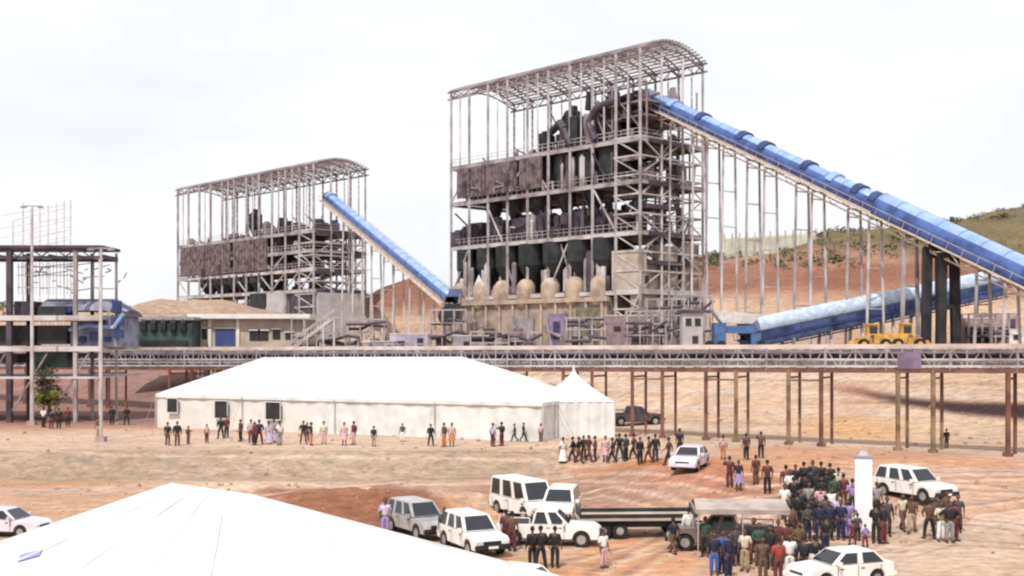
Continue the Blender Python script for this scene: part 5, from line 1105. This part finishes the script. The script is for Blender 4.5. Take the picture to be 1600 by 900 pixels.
# px, py(feet), pose, top, bottom, facing, label [, extras]
PEOPLE = [
 # left edge group by the tree
 (68, 668, 'stand', 'white', 'black', 160, 'person in white shirt, leftmost of the small group by the green tree'),
 (80, 670, 'stand', 'black', 'maroon', 170, 'person in black top and maroon trousers, in the group by the green tree'),
 (92, 670, 'stand', 'black', 'black', 190, 'person all in black, in the group by the green tree'),
 (106, 667, 'stand', 'maroon', 'black', 200, 'person in maroon top, rightmost of the group by the green tree'),
 (154, 684, 'stand', 'brown', 'khaki', 180, 'person in brown top at the foot of the tall pale pole'),
 (175, 664, 'stand', 'black', 'black', 180, 'person in black, left one of the pair right of the tall pale pole', {'topkind': 'jacket'}),
 (198, 664, 'wide', 'black', 'black', 180, 'person in black, right one of the pair right of the tall pale pole', {'topkind': 'jacket'}),
 # in front of the big marquee
 (262, 696, 'stand', 'black', 'brown', 175, 'person in black top under the leftmost marquee window, left of two'),
 (277, 697, 'stand', 'black', 'brown', 185, 'person in black top under the leftmost marquee window, right of two', {'topkind': 'jacket'}),
 (294, 694, 'stand', 'maroon', 'brown', 150, 'short person in maroon, just right of the leftmost marquee window', {'sc_': .78}),
 (323, 692, 'stand', 'pink', 'maroon', 200, 'short person in pink top between the left and middle marquee windows', {'sc_': .78}),
 (345, 686, 'wide', 'black', 'black', 190, 'person in black under the middle marquee window', {'topkind': 'jacket'}),
 (354, 684, 'stand', 'maroon', 'black', 160, 'person in maroon top under the middle marquee window, at its right'),
 (376, 690, 'stand', 'maroon', 'black', 140, 'person in maroon, halfway between middle and right marquee windows'),
 (392, 692, 'stand', 'pink', 'maroon', 185, 'person in pink top left of a tall dark dressed one at the marquee'),
 (405, 695, 'wide', 'navy', 'maroon', 180, 'tall person in navy jacket just left of the right marquee window', {'topkind': 'jacket', 'sc_': 1.05}),
 (420, 694, 'stand', 'lilac', 'lilac', 160, 'person in lilac dress under the right marquee window, left of two', {'bk': 'long_skirt'}),
 (437, 696, 'stand', 'white', 'grey', 200, 'person in white top under the right marquee window, right of two'),
 (474, 694, 'wide', 'black', 'brown', 230, 'person in black bending sideways stance, left of two beyond the right marquee window'),
 (486, 696, 'stand', 'black', 'orange', 120, 'person in black top and orange trousers beyond the right marquee window'),
 (506, 694, 'stand', 'cream', 'pink', 180, 'person in cream top where the grey marquee wall turns white'),
 (538, 696, 'stand', 'pink', 'pink', 190, 'person in all pink dress before the white marquee wall', {'bk': 'skirt'}),
 (553, 695, 'stand', 'maroon', 'pink', 170, 'person in maroon top next to the one in all pink dress'),
 (584, 698, 'stand', 'black', 'khaki', 180, 'person in black top and khaki trousers alone at the white wall', {'sc_': .85}),
 (629, 690, 'stand', 'dark grey', 'white', 180, 'short person in grey top alone before the white wall centre', {'sc_': .8}),
 (673, 697, 'wide', 'black', 'black', 180, 'person all in black standing alone before the white wall', {'topkind': 'jacket', 'sc_': .9}),
 (694, 698, 'stand', 'brown', 'orange', 160, 'person in brown top, left of two in orange bottoms by the white wall'),
 (706, 698, 'stand', 'pink', 'orange', 200, 'person in pink top and orange bottoms by the white wall', {'bk': 'skirt'}),
 (770, 698, 'stand', 'lilac', 'maroon', 170, 'person in lilac top near the right end of the white wall'),
 (784, 697, 'wide', 'black', 'maroon', 250, 'person in black top stretching an arm, near right end of the white wall', {'pose_': 'raised'}),
 (804, 690, 'walk', 'dark grey', 'black', 90, 'person in dark grey walking, left of two at the marquee end', {'sc_': .8}),
 (818, 690, 'walk', 'black', 'black', 90, 'person in black walking at the marquee end, before the peaked tent', {'sc_': .8}),
 (845, 690, 'stand', 'pink', 'brown', 180, 'person in pink top at the left corner of the peaked tent', {'sc_': .8}),
 # walkers on the terrace edge
 (880, 724, 'stand', 'white', 'white', 190, 'person in long white robe, leftmost of the row below the peaked tent', {'bk': 'long_skirt'}),
 (895, 722, 'walk', 'navy', 'black', 60, 'person in navy top walking beside the white robed one', {'topkind': 'jacket'}),
 (904, 724, 'walk', 'black', 'maroon', 60, 'person in black top and maroon trousers, third of the row below the peaked tent'),
 (920, 722, 'walk', 'maroon', 'maroon', 70, 'person in maroon walking, left one of a maroon pair below the peaked tent'),
 (930, 722, 'stand', 'maroon', 'black', 120, 'person in maroon jacket and black trousers below the peaked tent', {'topkind': 'jacket'}),
 (946, 721, 'stand', 'pink', 'pink', 180, 'person in pink skirt in the row below the peaked tent', {'bk': 'skirt'}),
 (968, 720, 'wide', 'black', 'green', 180, 'broad person in black and green at the right corner of the peaked tent', {'topkind': 'jacket'}),
 (978, 721, 'stand', 'green', 'black', 200, 'person in dark green top beside the broad one in black'),
 (990, 718, 'walk', 'brown', 'black', 90, 'person in brown walking, right of the dark green top'),
 (1014, 724, 'walk', 'brown', 'maroon', 80, 'person in brown top and maroon trousers left of the lilac car'),
 (1024, 722, 'stand', 'black', 'navy', 190, 'person in black top and navy trousers left of the lilac car', {'topkind': 'jacket'}),
 (1045, 728, 'walk', 'brown', 'black', 270, 'person in brown at the tail of the lilac car'),
 (1062, 712, 'stand', 'navy', 'black', 180, 'person in navy behind the lilac car'),
 (1130, 718, 'stand', 'pink', 'orange', 180, 'person in pink and orange right of the lilac car', {'sc_': .9}),
 (1166, 719, 'stand', 'maroon', 'black', 180, 'person in maroon, left of a far pair standing above the walkers'),
 (1189, 716, 'raised', 'brown', 'black', 170, 'person in brown raising a hand, right of the far pair above the walkers'),
 (1140, 762, 'raised', 'maroon', 'maroon', 200, 'person in maroon raising a hand, leftmost behind the dusty canopy'),
 (1154, 766, 'stand', 'navy', 'violet', 160, 'person in navy top and violet skirt behind the dusty canopy', {'bk': 'skirt'}),
 (1181, 758, 'stand', 'maroon', 'brown', 180, 'person in maroon top, middle of three behind the dusty canopy'),
 (1199, 772, 'stand', 'maroon', 'black', 185, 'person in maroon top and black trousers, rightmost behind the dusty canopy'),
 # near crowd
 (1226, 812, 'stand', 'white', 'navy', 185, 'person in white shirt and navy trousers at the left end of the dense crowd'),
 (1246, 832, 'stand', 'black', 'black', 180, 'tall person all in black at the left of the dense crowd', {'topkind': 'jacket', 'sc_': 1.06}),
 (1240, 800, 'folded', 'black', 'black', 150, 'person in black jacket behind the tall black dressed one', {'topkind': 'jacket'}),
 (1258, 792, 'stand', 'black', 'grey', 180, 'person with dark hat, second from left at the back of the crowd', {'hatc': 'black', 'topkind': 'jacket'}),
 (1275, 790, 'stand', 'black', 'black', 160, 'person in black with black hat at the back of the crowd', {'hatc': 'black'}),
 (1291, 789, 'raised', 'black', 'grey', 200, 'person in black raising a hand at the back of the crowd', {'topkind': 'jacket'}),
 (1303, 797, 'stand', 'green', 'black', 180, 'person in dark green jacket at the back of the crowd', {'topkind': 'jacket'}),
 (1264, 812, 'stand', 'grey', 'black', 190, 'person in grey shirt, in the middle row of the crowd'),
 (1282, 815, 'stand', 'pink', 'dark grey', 170, 'person in pink shirt, in the middle row of the crowd'),
 (1300, 818, 'akimbo', 'white', 'navy', 180, 'person in white shirt with hands on hips, in the middle of the crowd'),
 (1262, 846, 'folded', 'dark grey', 'navy', 180, 'person in dark grey jacket, front row of the crowd at left', {'topkind': 'jacket'}),
 (1280, 846, 'stand', 'navy', 'navy', 175, 'person in navy jacket, front row of the crowd', {'topkind': 'jacket'}),
 (1296, 845, 'stand', 'navy', 'black', 190, 'person in navy jacket and black trousers, third in the front row', {'topkind': 'jacket'}),
 (1314, 844, 'stand', 'navy', 'navy', 180, 'person in navy shirt left of the one in violet'),
 (1324, 840, 'akimbo', 'violet', 'violet', 180, 'person in violet dress left of the white pillar', {'bk': 'long_skirt'}),
 (1318, 795, 'stand', 'maroon', 'brown', 180, 'person in maroon at the back, left of the white pillar'),
 (1332, 806, 'stand', 'violet', 'navy', 170, 'person in violet shirt just left of the white pillar'),
 (1332, 852, 'wide', 'maroon', 'maroon', 180, 'person in maroon in front of the white pillar, at its left', {'sc_': .62}),
 (1352, 856, 'wide', 'violet', 'maroon', 200, 'short person in violet at the foot of the white pillar', {'sc_': .58}),
 (1370, 812, 'stand', 'grey', 'black', 180, 'person in grey shirt just right of the white pillar'),
 (1369, 850, 'folded', 'black', 'black', 170, 'person in black jacket just right of the white pillar', {'topkind': 'jacket'}),
 (1380, 850, 'stand', 'black', 'maroon', 190, 'person in black top and maroon trousers right of the white pillar'),
 (1410, 830, 'walk', 'cream', 'brown', 200, 'person in cream top walking in front of the white suv, left one'),
 (1425, 833, 'walk', 'brown', 'khaki', 180, 'person in brown top and khaki trousers walking in front of the white suv'),
 (1452, 842, 'wide', 'brown', 'black', 150, 'person in brown, leftmost of the close group right of the white suv'),
 (1470, 846, 'stand', 'cream', 'white', 180, 'person in cream and white in the close group right of the white suv'),
 (1478, 828, 'stand', 'brown', 'maroon', 180, 'person in brown at the back of the close group right of the white suv'),
 (1484, 848, 'akimbo', 'black', 'grey', 180, 'person in black top with hands on hips, right of the white suv'),
 (1492, 846, 'stand', 'maroon', 'maroon', 185, 'person in maroon, rightmost of the close group right of the white suv', {'topkind': 'jacket'}),
 (1252, 822, 'stand', 'black', 'black', 180, 'person in black shirt half hidden right of the tall black dressed one'),
 (1268, 832, 'stand', 'black', 'dark grey', 190, 'person in black jacket, centre left of the crowd behind the front row', {'topkind': 'jacket'}),
 (1290, 832, 'folded', 'dark grey', 'black', 170, 'person in dark grey with folded arms behind the front row', {'topkind': 'jacket'}),
 (1308, 830, 'stand', 'lilac', 'navy', 180, 'person in lilac shirt behind the front row'),
 (1236, 850, 'stand', 'brown', 'black', 180, 'person in brown jacket at the lower left corner of the crowd', {'topkind': 'jacket'}),
 (1266, 786, 'stand', 'black', 'black', 180, 'person in black jacket, between two hatted ones at the back of the crowd', {'topkind': 'jacket'}),
 (1284, 800, 'stand', 'black', 'navy', 180, 'person in black and navy in the second last row of the crowd', {'topkind': 'jacket'}),
 (1310, 784, 'stand', 'cream', 'brown', 180, 'person in cream shirt at the very back right of the crowd'),
 (1234, 790, 'stand', 'white', 'grey', 180, 'person in white shirt at the back left corner of the crowd'),
 (1150, 884, 'stand', 'dark grey', 'black', 180, 'person in dark grey standing at the middle of the canopy front', {'topkind': 'jacket'}),
 (1204, 890, 'stand', 'black', 'black', 170, 'person in black between the brown and red dressed ones at the bottom', {'topkind': 'jacket'}),
 (1230, 880, 'stand', 'maroon', 'black', 180, 'person in maroon jacket behind the white dressed one at the bottom', {'topkind': 'jacket'}),
 (1248, 884, 'folded', 'brown', 'black', 180, 'person in brown with folded arms above the pair in black at the bottom'),
 (1290, 868, 'stand', 'black', 'navy', 180, 'person in black and navy just behind the cut off white car'),
 (1386, 838, 'stand', 'dark grey', 'black', 180, 'person in dark grey jacket, rightmost of those beside the pillar', {'topkind': 'jacket'}),
 (1000, 726, 'stand', 'black', 'black', 180, 'person in black jacket between the two brown topped walkers', {'topkind': 'jacket'}),
 (957, 724, 'walk', 'dark grey', 'black', 80, 'person in dark grey walking between the pink skirt and broad black figure'),
 (912, 720, 'stand', 'black', 'black', 180, 'person in black jacket left of the maroon pair below the peaked tent', {'topkind': 'jacket'}),
 (398, 696, 'stand', 'maroon', 'black', 150, 'person in maroon jacket overlapping the tall navy one at the marquee', {'topkind': 'jacket'}),
 (428, 692, 'stand', 'grey', 'lilac', 180, 'person in grey top between lilac and white ones, under the right marquee window'),
 (480, 690, 'stand', 'dark grey', 'black', 180, 'person in dark grey behind the bending one beyond the right window', {'sc_': .85}),
 (1243, 778, 'stand', 'black', 'grey', 180, 'person in black top standing apart at the rear left of the crowd'),
 (1256, 775, 'stand', 'black', 'black', 200, 'person in black at the rear of the crowd, second of the far row', {'topkind': 'jacket'}),
 (1270, 773, 'stand', 'dark grey', 'black', 170, 'person in dark grey, third of the far row of the crowd', {'topkind': 'jacket'}),
 (1283, 774, 'stand', 'black', 'maroon', 180, 'person in black and maroon, fourth of the far row of the crowd', {'topkind': 'jacket'}),
 (1297, 776, 'stand', 'black', 'black', 180, 'person in black, rightmost of the far row of the crowd', {'topkind': 'jacket'}),
 (1228, 782, 'stand', 'maroon', 'cream', 180, 'person in maroon top and cream trousers at the far left of the crowd'),
 (1340, 846, 'stand', 'dark grey', 'black', 180, 'person in dark grey right before the left side of the pillar', {'sc_': .7}),
 (1497, 832, 'stand', 'dark grey', 'black', 180, 'person in dark grey at the right rear of the close group by the white suv'),
 (1462, 834, 'stand', 'dark grey', 'brown', 180, 'person in dark grey and brown, left rear of the group by the white suv'),
 # around the brown grey vehicle
 (1052, 866, 'walk', 'navy', 'brown', 60, 'person in navy walking, left of the brown grey vehicle', {'sc_': .92}),
 (1076, 856, 'stand', 'white', 'white', 180, 'person in all white at the left end of the brown grey vehicle', {'topkind': 'jacket'}),
 (1102, 870, 'stand', 'green', 'black', 170, 'person in dark green top in front of the brown grey vehicle'),
 (1116, 899, 'stand', 'navy', 'blue', 180, 'person in navy and blue at the bottom edge, left of two'),
 (1138, 904, 'stand', 'navy', 'navy', 190, 'person in navy jacket at the bottom edge, in front of the brown grey vehicle', {'topkind': 'jacket'}),
 (1128, 896, 'akimbo', 'blue', 'navy', 180, 'person in blue top at the bottom edge between two navy ones'),
 (1164, 893, 'stand', 'cream', 'khaki', 180, 'person in cream top at the right end of the brown grey vehicle'),
 (1178, 882, 'stand', 'black', 'maroon', 150, 'tall person in black under the right corner of the dusty canopy', {'topkind': 'jacket', 'sc_': 1.1}),
 (1186, 884, 'folded', 'green', 'brown', 210, 'person in dark green jacket under the right corner of the dusty canopy', {'topkind': 'jacket'}),
 (1192, 908, 'stand', 'brown', 'brown', 180, 'person in brown cut off by the bottom edge, below the canopy corner'),
 (1216, 876, 'walk', 'maroon', 'maroon', 180, 'person in maroon walking between the canopy and the crowd'),
 (1234, 905, 'stand', 'white', 'white', 170, 'person in white at the bottom edge, left of the cut off car'),
 (1216, 912, 'stand', 'red', 'maroon', 180, 'person in red at the bottom edge, below the maroon walker'),
 (1256, 908, 'stand', 'black', 'black', 180, 'person in black, left of two in front of the cut off white car', {'topkind': 'jacket'}),
 (1273, 906, 'stand', 'black', 'green', 175, 'person in black and green, right of two in front of the cut off white car'),
 # by the pickup
 (832, 888, 'stand', 'black', 'black', 180, 'person in black, leftmost of the three in front of the white pickup', {'topkind': 'jacket'}),
 (845, 890, 'wide', 'black', 'black', 190, 'broad person in black, middle of the three in front of the white pickup', {'topkind': 'jacket'}),
 (867, 888, 'stand', 'black', 'black', 160, 'person in black, rightmost of the three in front of the white pickup'),
 (943, 888, 'stand', 'white', 'pink', 200, 'short person in white standing alone right of the white pickup', {'sc_': .88}),
 (790, 858, 'stand', 'maroon', 'maroon', 120, 'person in maroon between the black bumper suv and the pickup'),
 (800, 862, 'stand', 'brown', 'maroon', 180, 'person in brown at the rear wheel of the white pickup'),
 (694, 852, 'stand', 'dark grey', 'black', 180, 'person in dark grey between the silver suv and the black bumper suv'),
 (602, 838, 'stand', 'lilac', 'violet', 180, 'person in lilac left of the silver suv, behind the near marquee'),
 (1479, 701, 'stand', 'black', 'dark grey', 180, 'person in dark clothes standing alone between the right gallery columns', {'sc_': .8}),
]
for row in PEOPLE:
    px, py, pose, top, bot, deg, label = row[:7]; ex = dict(row[7]) if len(row) > 7 else {}; pose = ex.pop('pose_', pose)
    person(px, py, pose, top, bot, deg - 180 if rnd.random() < .6 else deg, label, **ex)

# ------------------------------------------------------------------ tree, scrub, stones
def leaf_cloud(m, c, rx, ry, rz_, n, size, r_):
    for _ in range(n):
        a = r_.uniform(0, 2 * math.pi); z = r_.uniform(-1, 1); k = r_.random() ** .4; q = math.sqrt(1 - z * z)
        p = Vector((c[0] + math.cos(a) * q * rx * k, c[1] + math.sin(a) * q * ry * k, c[2] + z * rz_ * k)); s = size * r_.uniform(.6, 1.4)
        u = Vector((r_.gauss(0, 1), r_.gauss(0, 1), r_.gauss(0, .6))).normalized() * s; v = Vector((r_.gauss(0, 1), r_.gauss(0, 1), r_.gauss(0, 1))).normalized() * s * .6
        m.poly([p - u, p - v, p + u, p + v], [(0, 1, 2, 3)])
g = gnd(76, 660); g = Vector((g.x, g.y, g.z)); T = wempty('tree', tuple(g), 'small dark green tree with yellowish leaves before the left steel building', 'tree')
r_ = random.Random(5); m = MB(); m.tube(g - Vector((0, 0, .2)), g + Vector((.1, 0, 2.6)), .22, .13, 8)
for i in range(7): a = i * .9; m.tube(g + Vector((.05, 0, 1.5 + i * .25)), g + Vector((math.cos(a) * 1.3, math.sin(a) * 1.2, 3.0 + i * .4)), .08, .03, 6)
m.build('trunk', BARK, T)
m = MB()
for i in range(16): a = r_.uniform(0, 6.28); q = r_.uniform(.2, 1.3); leaf_cloud(m, (g.x + math.cos(a) * q, g.y + math.sin(a) * q, g.z + r_.uniform(2.0, 5.4)), .85, .85, .65, 150, .13, r_)
m.build('crown', LEAF, T)
m = MB()
for i in range(6): a = r_.uniform(-2.6, -.4); q = r_.uniform(.5, 1.4); leaf_cloud(m, (g.x + math.cos(a) * q, g.y + math.sin(a) * q, g.z + r_.uniform(1.8, 3.6)), .6, .5, .35, 90, .12, r_)
m.build('flowering_sprays', LEAFY, T)
m = MB(); r_ = random.Random(8)
for _ in range(1500):
    px = r_.uniform(1085, 1760); big = px > 1440 and r_.random() < .55; Y = r_.uniform(400, 560) if big else r_.uniform(285, 350); x = (px - 800) / F * Y; z = h1(x, Y)
    if z < 27: continue
    s = r_.uniform(.6, 1.9)
    if fbm(np.float64(x / 9), np.float64(Y / 9), 3, 77) < -.06: continue
    leaf_cloud(m, (x, Y, z + s * .3), s * 1.5, s * 1.5, s * .6, 16, s * .3, r_)
for _ in range(220):
    px = r_.uniform(-80, 760); Y = r_.uniform(300, 345); x = (px - 800) / F * Y; z = h1(x, Y); s = r_.uniform(.8, 1.8); leaf_cloud(m, (x, Y, z + s * .3), s * 1.3, s * 1.3, s * .6, 20, s * .28, r_)
tag(m.build('scrub', SCRUB), 'low green scrub covering the hill tops behind the plant', kind='stuff')
m = MB(); r_ = random.Random(11)
for _ in range(900):
    Y = r_.uniform(52, 112); x = r_.uniform(-.46, .46) * Y; z = h1(x, Y); s = r_.choice((.05, .06, .08, .1, .2)) * r_.uniform(.7, 1.2)
    b_ = [(x + math.cos(a) * s * r_.uniform(.7, 1.2), Y + math.sin(a) * s * r_.uniform(.7, 1.2)) for a in [k * 1.257 for k in range(5)]]
    m.poly([(p[0], p[1], z - .03) for p in b_] + [(x + (p[0] - x) * .55, Y + (p[1] - Y) * .55, z + s * r_.uniform(.5, .9)) for p in b_], [(5, 6, 7, 8, 9)] + [(i, (i + 1) % 5, 5 + (i + 1) % 5, 5 + i) for i in range(5)])
tag(m.build('stones', ROCK), 'loose stones and clods lying on the bare earth', kind='stuff')
